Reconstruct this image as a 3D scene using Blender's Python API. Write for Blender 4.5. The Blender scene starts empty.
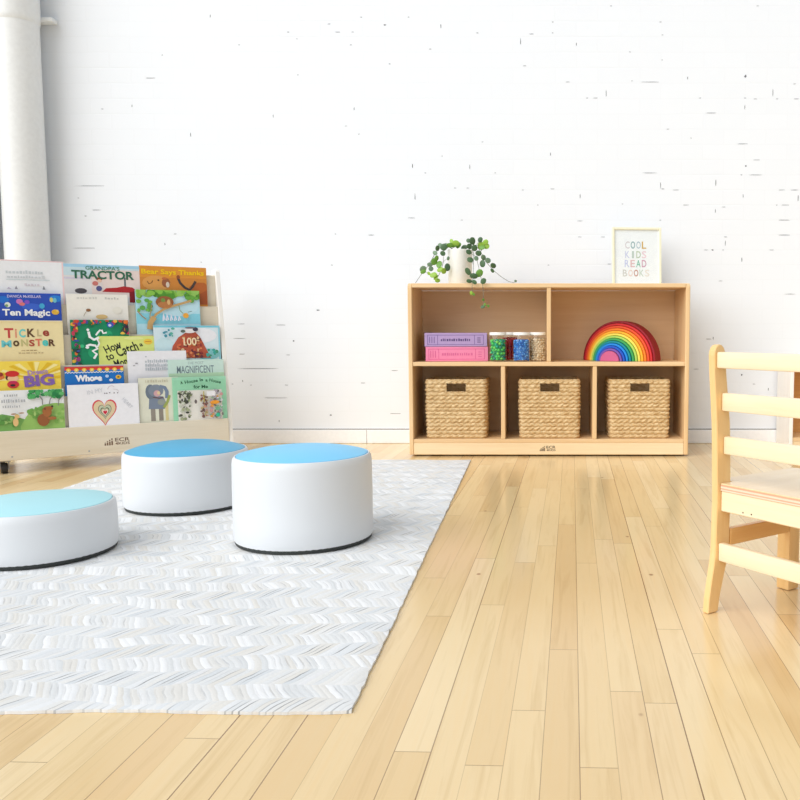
import bpy, bmesh, math, random
from mathutils import Vector, Matrix
random.seed(7)
SC = bpy.context.scene
COL = SC.collection
PI = math.pi

# ------------------------------------------------------------------ materials
def lin(c):
    r = []
    for v in c:
        v = v / 255.0
        r.append(v / 12.92 if v <= 0.04045 else ((v + 0.055) / 1.055) ** 2.4)
    return (r[0], r[1], r[2], 1.0)

class NT:
    def __init__(s, name):
        s.m = bpy.data.materials.new(name)
        s.m.use_nodes = True
        s.t = s.m.node_tree
        s.b = s.t.nodes['Principled BSDF']
    def n(s, typ, ins=None, **props):
        nd = s.t.nodes.new(typ)
        for k, v in props.items():
            setattr(nd, k, v)
        for k, v in (ins or {}).items():
            sk = nd.inputs[k]
            if isinstance(v, bpy.types.NodeSocket):
                s.t.links.new(v, sk)
            else:
                sk.default_value = v
        return nd
    def math(s, op, a, b=None, c=None):
        nd = s.t.nodes.new('ShaderNodeMath'); nd.operation = op
        for i, v in enumerate((a, b, c)):
            if v is None: continue
            if isinstance(v, bpy.types.NodeSocket): s.t.links.new(v, nd.inputs[i])
            else: nd.inputs[i].default_value = v
        return nd.outputs[0]
    def ramp(s, fac, stops, interp='LINEAR'):
        nd = s.n('ShaderNodeValToRGB', {'Fac': fac})
        cr = nd.color_ramp; cr.interpolation = interp
        while len(cr.elements) < len(stops): cr.elements.new(0.5)
        for e, (p, c) in zip(cr.elements, stops):
            e.position = p; e.color = c
        return nd.outputs['Color']
    def mix(s, fac, a, b, blend='MIX'):
        nd = s.t.nodes.new('ShaderNodeMix'); nd.data_type = 'RGBA'; nd.blend_type = blend
        for i, v in ((0, fac), (6, a), (7, b)):
            if isinstance(v, bpy.types.NodeSocket): s.t.links.new(v, nd.inputs[i])
            else: nd.inputs[i].default_value = v
        return nd.outputs[2]
    def bump(s, h, strength=0.3, dist=0.002):
        nd = s.n('ShaderNodeBump', {'Height': h, 'Strength': strength, 'Distance': dist})
        s.t.links.new(nd.outputs[0], s.b.inputs['Normal'])
    def set(s, **kw):
        for k, v in kw.items():
            sk = s.b.inputs[k.replace('_', ' ')]
            if isinstance(v, bpy.types.NodeSocket): s.t.links.new(v, sk)
            else: sk.default_value = v
        return s.m

_pc = {}
def flat(c, rough=0.5, spec=0.4):
    """plain coloured surface with a faint procedural unevenness"""
    k = (tuple(c), rough, spec)
    if k not in _pc:
        t = NT('paint_%d_%d_%d' % tuple(int(x) for x in c))
        co = t.n('ShaderNodeTexCoord').outputs['Object']
        nz = t.n('ShaderNodeTexNoise', {'Vector': co, 'Scale': 60.0, 'Detail': 2.0}).outputs['Fac']
        a = lin(c); d = tuple(x * 0.93 for x in a[:3]) + (1,)
        t.set(Base_Color=t.mix(nz, d, tuple(min(1, x * 1.05) for x in a[:3]) + (1,)), Roughness=rough)
        t.b.inputs['Specular IOR Level'].default_value = spec
        _pc[k] = t.m
    return _pc[k]

def wood(name, c1, c2, axis='X', rough=0.4, scale=1.0):
    """birch / maple with soft long grain along the given object axis"""
    t = NT(name)
    co = t.n('ShaderNodeTexCoord').outputs['Object']
    sc = {'X': (1.2, 22, 22), 'Y': (22, 1.2, 22), 'Z': (22, 22, 1.2)}[axis]
    mp = t.n('ShaderNodeMapping', {'Vector': co, 'Scale': tuple(v * scale for v in sc)}).outputs[0]
    n1 = t.n('ShaderNodeTexNoise', {'Vector': mp, 'Scale': 1.6, 'Detail': 4.0, 'Roughness': 0.6, 'Distortion': 0.6}).outputs['Fac']
    mp2 = t.n('ShaderNodeMapping', {'Vector': co, 'Scale': tuple(v * 5 * scale for v in sc)}).outputs[0]
    n2 = t.n('ShaderNodeTexNoise', {'Vector': mp2, 'Scale': 3.0, 'Detail': 2.0}).outputs['Fac']
    f = t.math('ADD', t.math('MULTIPLY', n1, 0.75), t.math('MULTIPLY', n2, 0.25))
    cc = t.ramp(f, [(0.32, lin(c2)), (0.68, lin(c1))])
    t.set(Base_Color=cc, Roughness=rough)
    t.bump(n2, 0.05, 0.001)
    return t.m

def mat_wall():
    t = NT('painted_brick')
    co = t.n('ShaderNodeTexCoord').outputs['Object']
    sp = t.n('ShaderNodeSeparateXYZ', {'Vector': co})
    wob = t.n('ShaderNodeTexNoise', {'Vector': co, 'Scale': 9.0, 'Detail': 3.0}).outputs['Fac']
    zz = t.math('ADD', t.math('ADD', sp.outputs['Z'], -0.014), t.math('MULTIPLY', t.math('ADD', wob, -0.5), 0.006))
    xx = t.math('ADD', t.math('ADD', sp.outputs['X'], -0.556 + 0.198 * 40), t.math('MULTIPLY', t.math('ADD', wob, -0.5), 0.008))
    v = t.n('ShaderNodeCombineXYZ', {'X': xx, 'Y': zz, 'Z': 0.0}).outputs[0]
    br = t.n('ShaderNodeTexBrick', {'Vector': v, 'Scale': 1.0, 'Mortar Size': 0.004, 'Mortar Smooth': 0.8, 'Bias': 0.0,
             'Brick Width': 0.198, 'Row Height': 0.070,
             'Color1': (0.855, 0.885, 0.925, 1), 'Color2': (0.848, 0.878, 0.918, 1), 'Mortar': (0.842, 0.870, 0.908, 1)})
    br.offset = 0.5
    fine = t.n('ShaderNodeTexNoise', {'Vector': co, 'Scale': 45.0, 'Detail': 4.0, 'Roughness': 0.6}).outputs['Fac']
    big = t.n('ShaderNodeTexNoise', {'Vector': co, 'Scale': 2.2, 'Detail': 2.0}).outputs['Fac']
    thick = t.ramp(big, [(0.45, (0.06, 0.06, 0.06, 1)), (0.70, (0.8, 0.8, 0.8, 1))])
    h = t.math('ADD', t.math('MULTIPLY', t.math('MULTIPLY', br.outputs['Fac'], thick), -0.5), t.math('MULTIPLY', fine, 0.10))
    t.set(Base_Color=br.outputs['Color'], Roughness=0.45)
    t.b.inputs['Specular IOR Level'].default_value = 0.3
    t.bump(h, 0.25, 0.004)
    return t.m

def mat_floor():
    t = NT('maple_strip_floor')
    co = t.n('ShaderNodeTexCoord').outputs['Object']
    sp = t.n('ShaderNodeSeparateXYZ', {'Vector': co})
    W = 0.0484
    # the strips run about two degrees off square to the back wall
    ca, sa = math.cos(math.radians(2.04)), math.sin(math.radians(2.04))
    U = t.math('SUBTRACT', t.math('MULTIPLY', sp.outputs['X'], ca), t.math('MULTIPLY', sp.outputs['Y'], sa))
    V = t.math('ADD', t.math('MULTIPLY', sp.outputs['X'], sa), t.math('MULTIPLY', sp.outputs['Y'], ca))
    co = t.n('ShaderNodeCombineXYZ', {'X': U, 'Y': V, 'Z': 0.0}).outputs[0]
    bx = t.math('DIVIDE', t.math('ADD', U, -0.0114 + 200 * W), W)
    bi = t.math('FLOOR', bx); fx = t.math('FRACT', bx)
    rnd = t.n('ShaderNodeTexWhiteNoise', {'W': bi}, noise_dimensions='1D')
    off = t.math('MULTIPLY', rnd.outputs['Value'], 3.7)
    by = t.math('DIVIDE', t.math('ADD', t.math('ADD', V, off), 20.0), 0.93)
    yi = t.math('FLOOR', by); fy = t.math('FRACT', by)
    idv = t.n('ShaderNodeCombineXYZ', {'X': bi, 'Y': yi, 'Z': 3.0}).outputs[0]
    wn = t.n('ShaderNodeTexWhiteNoise', {'Vector': idv}, noise_dimensions='3D')
    r = wn.outputs['Value']
    base = t.ramp(r, [(0.0, lin((218, 184, 132))), (0.3, lin((227, 198, 147))), (0.6, lin((231, 204, 155))), (0.85, lin((236, 212, 167))), (1.0, lin((222, 188, 135)))])
    gm = t.n('ShaderNodeMapping', {'Vector': co, 'Scale': (55, 2.2, 1), 'Location': (0, 0, 0)}).outputs[0]
    gv = t.n('ShaderNodeVectorMath', {0: gm, 1: t.n('ShaderNodeVectorMath', {0: wn.outputs['Color'], 1: (40, 40, 40)}, operation='MULTIPLY').outputs[0]}, operation='ADD').outputs[0]
    g = t.n('ShaderNodeTexNoise', {'Vector': gv, 'Scale': 1.0, 'Detail': 4.0, 'Roughness': 0.62, 'Distortion': 0.8}).outputs['Fac']
    gc = t.ramp(g, [(0.3, (0.90, 0.86, 0.80, 1)), (0.5, (1, 1, 1, 1)), (0.75, (1.0, 0.97, 0.93, 1))])
    c = t.mix(1.0, base, gc, 'MULTIPLY')
    # small knots and mineral specks
    kn = t.n('ShaderNodeTexVoronoi', {'Vector': t.n('ShaderNodeMapping', {'Vector': co, 'Scale': (7.5, 5, 1)}).outputs[0], 'Scale': 1.0, 'Randomness': 1.0}).outputs['Distance']
    km = t.ramp(kn, [(0.024, (1, 1, 1, 1)), (0.045, (0, 0, 0, 1))])
    c = t.mix(t.math('MULTIPLY', km, 0.7), c, lin((140, 92, 55)))
    # joints between strips, some tight, some open and dark
    ed = t.math('MINIMUM', fx, t.math('SUBTRACT', 1.0, fx))
    jr = t.n('ShaderNodeTexWhiteNoise', {'W': t.math('ROUND', bx)}, noise_dimensions='1D').outputs['Value']
    jn = t.n('ShaderNodeTexNoise', {'Vector': t.n('ShaderNodeMapping', {'Vector': co, 'Scale': (20.8, 1.3, 1)}).outputs[0], 'Scale': 1.0}).outputs['Fac']
    jw = t.math('ADD', 0.008, t.math('MULTIPLY', jr, 0.010))
    ln = t.math('LESS_THAN', ed, jw)
    js = t.math('MULTIPLY', ln, t.math('MULTIPLY', t.math('ADD', 0.25, t.math('MULTIPLY', jr, 0.8)), t.math('ADD', 0.35, jn)))
    e2 = t.math('MINIMUM', fy, t.math('SUBTRACT', 1.0, fy))
    l2 = t.math('MULTIPLY', t.math('LESS_THAN', e2, 0.0009), 0.6)
    jj = t.math('MINIMUM', t.math('MAXIMUM', js, l2), 1.0)
    c = t.mix(jj, c, lin((120, 84, 52)))
    rg = t.n('ShaderNodeTexNoise', {'Vector': co, 'Scale': 3.0, 'Detail': 3.0}).outputs['Fac']
    rr = t.math('ADD', 0.12, t.math('MULTIPLY', rg, 0.14))
    t.set(Base_Color=c, Roughness=rr)
    t.b.inputs['Specular IOR Level'].default_value = 0.5
    t.bump(t.math('SUBTRACT', t.math('MULTIPLY', g, 0.15), jj), 0.12, 0.001)
    return t.m

def mat_rug():
    """flat woven strips in a zigzag: each band leans the other way, some strips pale, some gaps with painted shade"""
    t = NT('woven_cotton_rug')
    co = t.n('ShaderNodeTexCoord').outputs['Object']
    sp = t.n('ShaderNodeSeparateXYZ', {'Vector': co})
    wv = t.n('ShaderNodeTexNoise', {'Vector': co, 'Scale': 7.0, 'Detail': 2.0}).outputs['Fac']
    wv3 = t.n('ShaderNodeTexNoise', {'Vector': co, 'Scale': 2.3, 'Detail': 1.0}).outputs['Fac']
    x = t.math('ADD', sp.outputs['X'], 10.0)
    y = t.math('ADD', t.math('ADD', sp.outputs['Y'], 10.0), t.math('ADD', t.math('MULTIPLY', wv, 0.06), t.math('MULTIPLY', wv3, 0.10)))
    P = 0.104
    by = t.math('DIVIDE', y, P)
    bf = t.math('FRACT', by)
    tri = t.math('ABSOLUTE', t.math('SUBTRACT', bf, 0.5))
    band = t.math('FLOOR', t.math('MULTIPLY', by, 2.0))
    right = t.math('LESS_THAN', bf, 0.5)
    wv2 = t.n('ShaderNodeTexNoise', {'Vector': co, 'Scale': 30.0, 'Detail': 1.0}).outputs['Fac']
    u = t.math('ADD', t.math('ADD', x, t.math('MULTIPLY', tri, P * 0.55)), t.math('MULTIPLY', wv2, 0.006))
    su = t.math('DIVIDE', u, 0.0112)
    si = t.math('FLOOR', su); sf = t.math('FRACT', su)
    wn = t.n('ShaderNodeTexWhiteNoise', {'Vector': t.n('ShaderNodeCombineXYZ', {'X': si, 'Y': band, 'Z': 1.0}).outputs[0]}, noise_dimensions='3D').outputs['Value']
    c = t.ramp(wn, [(0.0, lin((216, 218, 219))), (0.25, lin((226, 227, 227))), (0.5, lin((223, 220, 214))), (0.72, lin((229, 230, 231))), (0.9, lin((212, 216, 219))), (1.0, lin((225, 225, 226)))])
    tab = t.math('MULTIPLY', t.math('SUBTRACT', 1.0, right), t.math('GREATER_THAN', wn, 0.74))
    c = t.mix(t.math('MULTIPLY', tab, 0.7), c, lin((242, 242, 242)))
    patch = t.n('ShaderNodeTexNoise', {'Vector': t.n('ShaderNodeMapping', {'Vector': co, 'Scale': (3.5, 9, 1)}).outputs[0], 'Scale': 1.0, 'Detail': 1.0}).outputs['Fac']
    gap = t.math('LESS_THAN', sf, 0.27)
    w2 = t.n('ShaderNodeTexWhiteNoise', {'Vector': t.n('ShaderNodeCombineXYZ', {'X': si, 'Y': band, 'Z': 7.0}).outputs[0]}, noise_dimensions='3D').outputs['Value']
    st = t.ramp(t.math('MULTIPLY', w2, t.math('ADD', patch, 0.47)), [(0.36, (0, 0, 0, 1)), (0.95, (1, 1, 1, 1))])
    mid = t.ramp(t.math('ABSOLUTE', t.math('SUBTRACT', tri, 0.25)), [(0.10, (1, 1, 1, 1)), (0.24, (0.15, 0.15, 0.15, 1))])
    dk = t.math('MULTIPLY', t.math('MULTIPLY', t.math('MULTIPLY', gap, st), mid), t.math('ADD', 0.35, t.math('MULTIPLY', right, 0.42)))  # shade between strips painted in, stronger where the band leans right
    c = t.mix(dk, c, lin((128, 130, 132)))
    fine = t.n('ShaderNodeTexNoise', {'Vector': t.n('ShaderNodeMapping', {'Vector': co, 'Scale': (160, 160, 1)}).outputs[0], 'Scale': 1.0, 'Detail': 2.0}).outputs['Fac']
    hump = t.math('SINE', t.math('MULTIPLY', sf, PI))
    rib = t.math('SINE', t.math('MULTIPLY', tri, 2 * PI))
    t.set(Base_Color=c, Roughness=0.9)
    t.b.inputs['Specular IOR Level'].default_value = 0.1
    t.bump(t.math('ADD', t.math('ADD', t.math('MULTIPLY', hump, 0.28), t.math('MULTIPLY', rib, 0.35)), t.math('ADD', t.math('MULTIPLY', fine, 0.3), t.math('MULTIPLY', tab, 0.3))), 0.45, 0.0025)
    return t.m

def mat_woven():
    t = NT('water_hyacinth_weave')
    co = t.n('ShaderNodeTexCoord').outputs['Object']
    n1 = t.n('ShaderNodeTexNoise', {'Vector': co, 'Scale': 38.0, 'Detail': 4.0, 'Roughness': 0.7}).outputs['Fac']
    n2 = t.n('ShaderNodeTexNoise', {'Vector': t.n('ShaderNodeMapping', {'Vector': co, 'Scale': (60, 60, 190)}).outputs[0], 'Scale': 1.0, 'Detail': 3.0}).outputs['Fac']
    f = t.math('ADD', t.math('MULTIPLY', n1, 0.5), t.math('MULTIPLY', n2, 0.5))
    t.set(Base_Color=t.ramp(f, [(0.25, lin((152, 116, 72))), (0.42, lin((202, 168, 118))), (0.58, lin((224, 196, 150))), (0.8, lin((238, 218, 180)))]), Roughness=0.65)
    t.b.inputs['Specular IOR Level'].default_value = 0.25
    t.bump(n2, 0.4, 0.001)
    return t.m

def mat_vinyl(name, c, rough=0.45):
    t = NT(name)
    co = t.n('ShaderNodeTexCoord').outputs['Object']
    v = t.n('ShaderNodeTexVoronoi', {'Vector': co, 'Scale': 420.0}).outputs['Distance']
    nz = t.n('ShaderNodeTexNoise', {'Vector': co, 'Scale': 7.0, 'Detail': 2.0}).outputs['Fac']
    a = lin(c)
    t.set(Base_Color=t.mix(nz, tuple(x * 0.96 for x in a[:3]) + (1,), a), Roughness=rough)
    t.b.inputs['Specular IOR Level'].default_value = 0.35
    t.bump(v, 0.08, 0.0008)
    return t.m

def mat_glass(name):
    """thin clear glass"""
    t = NT(name)
    out = t.t.nodes['Material Output']
    tr = t.n('ShaderNodeBsdfTransparent', {'Color': (0.99, 0.995, 0.993, 1)})
    gl = t.n('ShaderNodeBsdfGlossy', {'Color': (1, 1, 1, 1), 'Roughness': 0.03})
    fc = t.n('ShaderNodeLayerWeight', {'Blend': 0.5}).outputs['Facing']
    nz = t.n('ShaderNodeTexNoise', {'Scale': 8.0}).outputs['Fac']
    fr = t.math('ADD', t.math('ADD', 0.030, t.math('MULTIPLY', nz, 0.015)), t.math('MULTIPLY', t.math('POWER', fc, 5.0), 0.9))
    mx = t.n('ShaderNodeMixShader', {0: fr, 1: tr.outputs[0], 2: gl.outputs[0]})
    t.t.links.new(mx.outputs[0], out.inputs['Surface'])
    return t.m

M = {}
M['wall'] = mat_wall()
M['floor'] = mat_floor()
M['rug'] = mat_rug()
M['weave'] = mat_woven()
M['base'] = flat((247, 248, 250), 0.5)
M['pipe'] = flat((243, 245, 245), 0.45)
M['crack'] = flat((120, 122, 128), 0.9, 0.1)
M['gap'] = flat((120, 108, 92), 0.9, 0.1)
M['birch_x'] = wood('birch_ply_long', (238, 206, 160), (226, 188, 138), 'X', 0.38)
M['birch_z'] = wood('birch_ply_upright', (238, 204, 156), (225, 186, 134), 'Z', 0.38)
M['birch_back'] = wood('birch_ply_back', (238, 206, 166), (228, 192, 148), 'X', 0.45, 0.6)
M['birch_kick'] = wood('birch_kick_board', (245, 222, 182), (236, 208, 164), 'X', 0.4)
M['birch_edge'] = wood('birch_edge', (238, 196, 138), (224, 176, 112), 'Z', 0.4)
M['ash_x'] = wood('pale_birch_rack', (232, 222, 202), (222, 210, 186), 'X', 0.45, 0.6)
M['ash_z'] = wood('pale_birch_rack_side', (250, 247, 242), (244, 240, 232), 'Z', 0.45)
M['chair_z_shaded'] = wood('varnished_hardwood_upright_shaded', (244, 208, 150), (236, 194, 130), 'Z', 0.32)  # deeper orange puts the shade of the inner leg faces into the colour
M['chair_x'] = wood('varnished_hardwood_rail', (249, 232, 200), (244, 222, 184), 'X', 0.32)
M['chair_y_shaded'] = wood('varnished_hardwood_side_rail_shaded', (238, 194, 128), (228, 178, 108), 'Y', 0.32)  # side rails take the tone of their shaded inner faces as colour
M['chair_seat'] = wood('varnished_seat', (240, 214, 172), (232, 202, 156), 'Y', 0.12)
M['ply_a'] = flat((226, 170, 140), 0.5)
M['ply_b'] = flat((244, 214, 190), 0.5)
M['birch_shaded'] = wood('birch_shaded_interior', (226, 172, 104), (206, 146, 80), 'X', 0.4)  # birch darkened in colour to stand in for shade inside the low unit
M['black'] = flat((28, 28, 30), 0.5)
M['rubber'] = flat((44, 42, 42), 0.6)
M['metal'] = flat((170, 172, 176), 0.35)
M['pouf_white'] = mat_vinyl('white_vinyl', (222, 225, 228), 0.42)
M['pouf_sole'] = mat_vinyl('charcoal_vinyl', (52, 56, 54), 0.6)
M['pouf_sky'] = mat_vinyl('sky_blue_vinyl', (120, 202, 243), 0.42)
M['pouf_mid'] = mat_vinyl('mid_blue_vinyl', (78, 170, 210), 0.42)
M['pouf_aqua'] = mat_vinyl('pale_aqua_vinyl', (176, 229, 238), 0.42)
M['glass'] = mat_glass('clear_glass')
M['ceramic'] = flat((244, 244, 238), 0.35)
M['soil'] = flat((70, 52, 38), 0.9, 0.1)
M['page'] = flat((240, 234, 218), 0.8, 0.1)
M['ink_brown'] = flat((112, 82, 62), 0.6)
M['ink'] = flat((60, 44, 34), 0.6)
M['ink_black'] = flat((38, 34, 32), 0.6)

# ------------------------------------------------------------------ mesh helpers
class MB:
    def __init__(s):
        s.v = []; s.f = []; s.mi = []; s.sm = []; s.mats = []
    def mid(s, m):
        if m not in s.mats: s.mats.append(m)
        return s.mats.index(m)
    def add(s, vs, fs, m, smooth=False, mx=None):
        b = len(s.v); i = s.mid(m)
        for p in vs:
            p = Vector(p)
            s.v.append(tuple(mx @ p) if mx is not None else tuple(p))
        for f in fs:
            s.f.append(tuple(b + k for k in f)); s.mi.append(i); s.sm.append(smooth)
        return s
    def bm(s, bm, m, smooth=False, mx=None):
        bm.verts.index_update()
        s.add([v.co for v in bm.verts], [[v.index for v in f.verts] for f in bm.faces], m, smooth, mx)
        bm.free()
        return s
    def box(s, x0, x1, y0, y1, z0, z1, m, bev=0.0015, mx=None, seg=1):
        bm = bmesh.new()
        bmesh.ops.create_cube(bm, size=1.0)
        for v in bm.verts:
            v.co = Vector((x0 + (v.co.x + .5) * (x1 - x0), y0 + (v.co.y + .5) * (y1 - y0), z0 + (v.co.z + .5) * (z1 - z0)))
        if bev > 0:
            bmesh.ops.bevel(bm, geom=list(bm.edges), offset=bev, segments=seg, profile=0.5, affect='EDGES')
        return s.bm(bm, m, seg > 1, mx)
    def prism(s, pts, axis, a0, a1, m, bev=0.0, smooth=False, mx=None):
        """extrude a 2D outline; axis 'x': pts=(y,z), 'y': pts=(x,z), 'z': pts=(x,y)"""
        bm = bmesh.new()
        def P(p, a):
            return {'x': (a, p[0], p[1]), 'y': (p[0], a, p[1]), 'z': (p[0], p[1], a)}[axis]
        A = [bm.verts.new(P(p, a0)) for p in pts]; B = [bm.verts.new(P(p, a1)) for p in pts]
        bm.faces.new(A); bm.faces.new(B[::-1])
        for i in range(len(pts)):
            j = (i + 1) % len(pts)
            bm.faces.new((A[i], B[i], B[j], A[j]))
        bmesh.ops.recalc_face_normals(bm, faces=list(bm.faces))
        if bev > 0:
            es = [e for e in bm.edges if len(e.link_faces) == 2 and e.calc_face_angle(0) > 0.6]
            bmesh.ops.bevel(bm, geom=es, offset=bev, segments=1, affect='EDGES')
        return s.bm(bm, m, smooth, mx)
    def lathe(s, prof, m, n=32, mx=None, smooth=True, cap0=False, cap1=False):
        """prof: list of (r, z)"""
        vs = []; fs = []
        for r, z in prof:
            for k in range(n):
                a = 2 * PI * k / n
                vs.append((r * math.cos(a), r * math.sin(a), z))
        for i in range(len(prof) - 1):
            for k in range(n):
                j = (k + 1) % n
                fs.append((i * n + k, i * n + j, (i + 1) * n + j, (i + 1) * n + k))
        if cap0: fs.append(tuple(range(n))[::-1])
        if cap1: fs.append(tuple((len(prof) - 1) * n + k for k in range(n)))
        return s.add(vs, fs, m, smooth, mx)
    def tube(s, pts, rad, m, n=8, mx=None):
        pts = [Vector(p) for p in pts]; vs = []; fs = []
        L = len(pts)
        for i, p in enumerate(pts):
            d = (pts[min(i + 1, L - 1)] - pts[max(i - 1, 0)]).normalized()
            u = d.cross(Vector((0.13, 0.21, 0.97)))
            if u.length < 1e-4: u = d.cross(Vector((1, 0, 0)))
            u.normalize(); w = d.cross(u)
            r = rad if not callable(rad) else rad(i / (L - 1))
            for k in range(n):
                a = 2 * PI * k / n
                vs.append(p + u * r * math.cos(a) + w * r * math.sin(a))
        for i in range(L - 1):
            for k in range(n):
                j = (k + 1) % n
                fs.append((i * n + k, i * n + j, (i + 1) * n + j, (i + 1) * n + k))
        fs.append(tuple(range(n))[::-1]); fs.append(tuple((L - 1) * n + k for k in range(n)))
        return s.add(vs, fs, m, True, mx)
    def ball(s, c, r, m, sub=1, scale=(1, 1, 1), mx=None):
        bm = bmesh.new()
        bmesh.ops.create_icosphere(bm, subdivisions=sub, radius=r)
        for v in bm.verts:
            v.co = Vector((v.co.x * scale[0] + c[0], v.co.y * scale[1] + c[1], v.co.z * scale[2] + c[2]))
        return s.bm(bm, m, True, mx)
    def mesh(s, name):
        me = bpy.data.meshes.new(name)
        me.from_pydata(s.v, [], s.f)
        for m in s.mats: me.materials.append(m)
        me.polygons.foreach_set('material_index', s.mi)
        me.polygons.foreach_set('use_smooth', s.sm)
        me.update()
        if any(s.sm):
            try: me.set_sharp_from_angle(angle=math.radians(40))
            except Exception: pass
        return me
    def build(s, name, parent=None, loc=None, rotz=None):
        o = bpy.data.objects.new(name, s.mesh(name))
        COL.objects.link(o)
        if parent is not None: o.parent = parent
        if loc is not None: o.location = loc
        if rotz is not None: o.rotation_euler = (0, 0, rotz)
        return o

def tag(o, label=None, cat=None, group=None, kind=None):
    if label: o['label'] = label
    if cat: o['category'] = cat
    if group: o['group'] = group
    if kind: o['kind'] = kind
    return o

def thing(name, label, cat, loc=(0, 0, 0), rotz=0.0, group=None):
    o = bpy.data.objects.new(name, None)
    COL.objects.link(o)
    o.empty_display_size = 0.05
    o.location = loc; o.rotation_euler = (0, 0, rotz)
    return tag(o, label, cat, group)

def copy_tree(o, parent=None):
    c = o.copy(); COL.objects.link(c)
    if parent is not None: c.parent = parent
    for ch in list(o.children): copy_tree(ch, c)
    return c

_tc = {}
def text_geo(txt, bold=0.0):
    """flat letter outlines scaled to a unit box: verts in 0..1, faces, aspect (w/h)"""
    k = (txt, bold)
    if k not in _tc:
        cu = bpy.data.curves.new('lettering', 'FONT')
        cu.body = txt; cu.size = 1.0; cu.offset = bold; cu.resolution_u = 3
        ob = bpy.data.objects.new('lettering', cu)
        COL.objects.link(ob)
        dg = bpy.context.evaluated_depsgraph_get()
        me = bpy.data.meshes.new_from_object(ob.evaluated_get(dg))
        vs = [v.co.copy() for v in me.vertices]; fs = [tuple(p.vertices) for p in me.polygons]
        bpy.data.objects.remove(ob); bpy.data.curves.remove(cu); bpy.data.meshes.remove(me)
        x0 = min(v.x for v in vs); x1 = max(v.x for v in vs); y0 = min(v.y for v in vs); y1 = max(v.y for v in vs)
        _tc[k] = ([((v.x - x0) / (x1 - x0), (v.y - y0) / (y1 - y0)) for v in vs], fs)
    return _tc[k]

# chips in the wall paint: x, z (m), width, height (mm)
MARKS = '''0.32,2.043,14,0 0.55,1.971,14,0 1.00,2.043,14,0 -0.62,1.993,10,0 -0.47,1.953,0,29 -0.30,1.922,14,0 0.05,1.971,10,0 0.05,1.922,10,0 -0.05,1.917,29,0 -0.10,1.881,0,38 0.16,1.872,0,19 -0.52,1.849,14,0 0.41,1.836,14,0 0.56,1.913,10,0 -0.08,1.773,24,0 0.56,1.800,10,0 0.12,1.700,29,0 0.42,1.705,10,0 0.51,1.700,106,0 0.68,1.718,0,19 0.95,1.727,14,14 1.18,1.691,14,0 0.30,1.650,0,38 0.21,1.627,14,0 0.25,1.627,29,0 0.74,1.627,14,0 0.95,1.627,14,0 1.00,1.623,24,0 1.08,1.650,0,48 1.10,1.623,14,0 1.19,1.623,29,0 0.95,1.586,0,24 0.79,1.559,58,0 0.59,1.485,19,0 0.70,1.444,10,0 0.94,1.417,62,0 1.01,1.343,38,0 0.96,1.315,10,10 0.04,1.370,0,19 -0.28,1.426,10,0 -0.47,1.361,10,0 -0.61,1.315,0,24 -0.34,1.311,0,29 -0.55,1.283,10,0 -0.22,1.283,10,0 -0.41,1.213,14,0 -0.35,1.213,19,0 -0.09,1.204,14,0 0.05,1.209,24,0 0.18,1.176,0,24 -0.02,1.134,10,0 -0.60,1.171,0,38 -0.62,1.074,48,0 -0.38,1.064,14,0 0.18,1.060,34,0 0.18,0.985,24,0 0.03,0.853,14,0 0.29,0.985,24,0 0.32,0.858,24,0 0.38,1.139,10,0 0.51,1.283,86,0 0.56,1.227,0,38 0.57,1.209,19,0 0.63,1.204,43,0 0.68,1.134,38,0 0.82,1.236,0,48 0.82,1.106,0,29 0.86,1.125,29,0 0.95,1.176,0,24 1.01,1.274,86,0 0.94,1.274,14,0 0.56,1.064,19,0 0.87,0.985,19,0 0.87,0.957,0,29 0.86,0.924,10,0 0.78,0.924,29,0 0.81,0.924,14,10 0.95,0.877,0,29 0.85,0.778,29,0 1.09,0.924,29,0 1.13,1.204,43,0 1.19,1.204,48,0 1.21,1.167,0,38 1.15,1.134,58,0 1.11,1.134,10,0 1.15,1.064,67,0 1.15,0.994,67,0 1.18,0.716,67,0 -1.54,1.998,0,19 -1.18,1.926,14,0 -1.14,1.895,10,0 -0.99,1.962,19,0 -0.95,1.926,29,0 -0.88,1.926,19,0 -0.84,1.993,14,0 -0.73,1.958,14,10 -0.71,1.782,14,0 -0.89,1.868,14,0 -1.41,1.868,10,0 -1.77,1.822,10,0 -1.83,1.718,58,0 -2.06,1.577,14,0 -1.92,1.591,0,19 -1.65,1.458,0,24 -1.26,1.545,0,19 -1.14,1.732,10,0 -0.88,1.577,0,19 -0.92,1.499,14,0 -0.86,1.462,10,0 -0.61,1.315,0,24 -2.16,1.083,14,0 -2.19,1.167,10,0 -1.74,0.999,19,0 -0.98,0.999,10,0 -1.00,0.853,14,0 -0.81,0.994,38,0 -1.62,0.867,10,0 -1.07,0.640,19,10 -1.19,0.493,10,10 -1.22,0.426,29,0 -1.25,0.569,58,0 -1.40,0.281,14,0 -1.49,0.286,14,0 -1.23,0.281,19,0 -1.44,0.301,0,14 -0.71,0.351,43,0 -0.86,0.291,34,0 -1.02,0.136,14,10 -1.27,0.107,0,14 -0.71,0.143,67,0 -1.44,0.574,48,0 -1.45,0.505,77,0 -1.44,0.430,38,0 -1.36,0.360,279,0 -1.29,0.219,144,0 0.80,0.502,38,0 0.82,0.507,0,19 0.96,0.330,10,10 1.02,0.286,19,0 0.74,0.358,34,0 1.09,0.262,0,19 -2.12,1.223,192,0 -2.11,1.111,58,0 -1.79,0.952,0,14 -2.17,0.933,144,0'''
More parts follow.
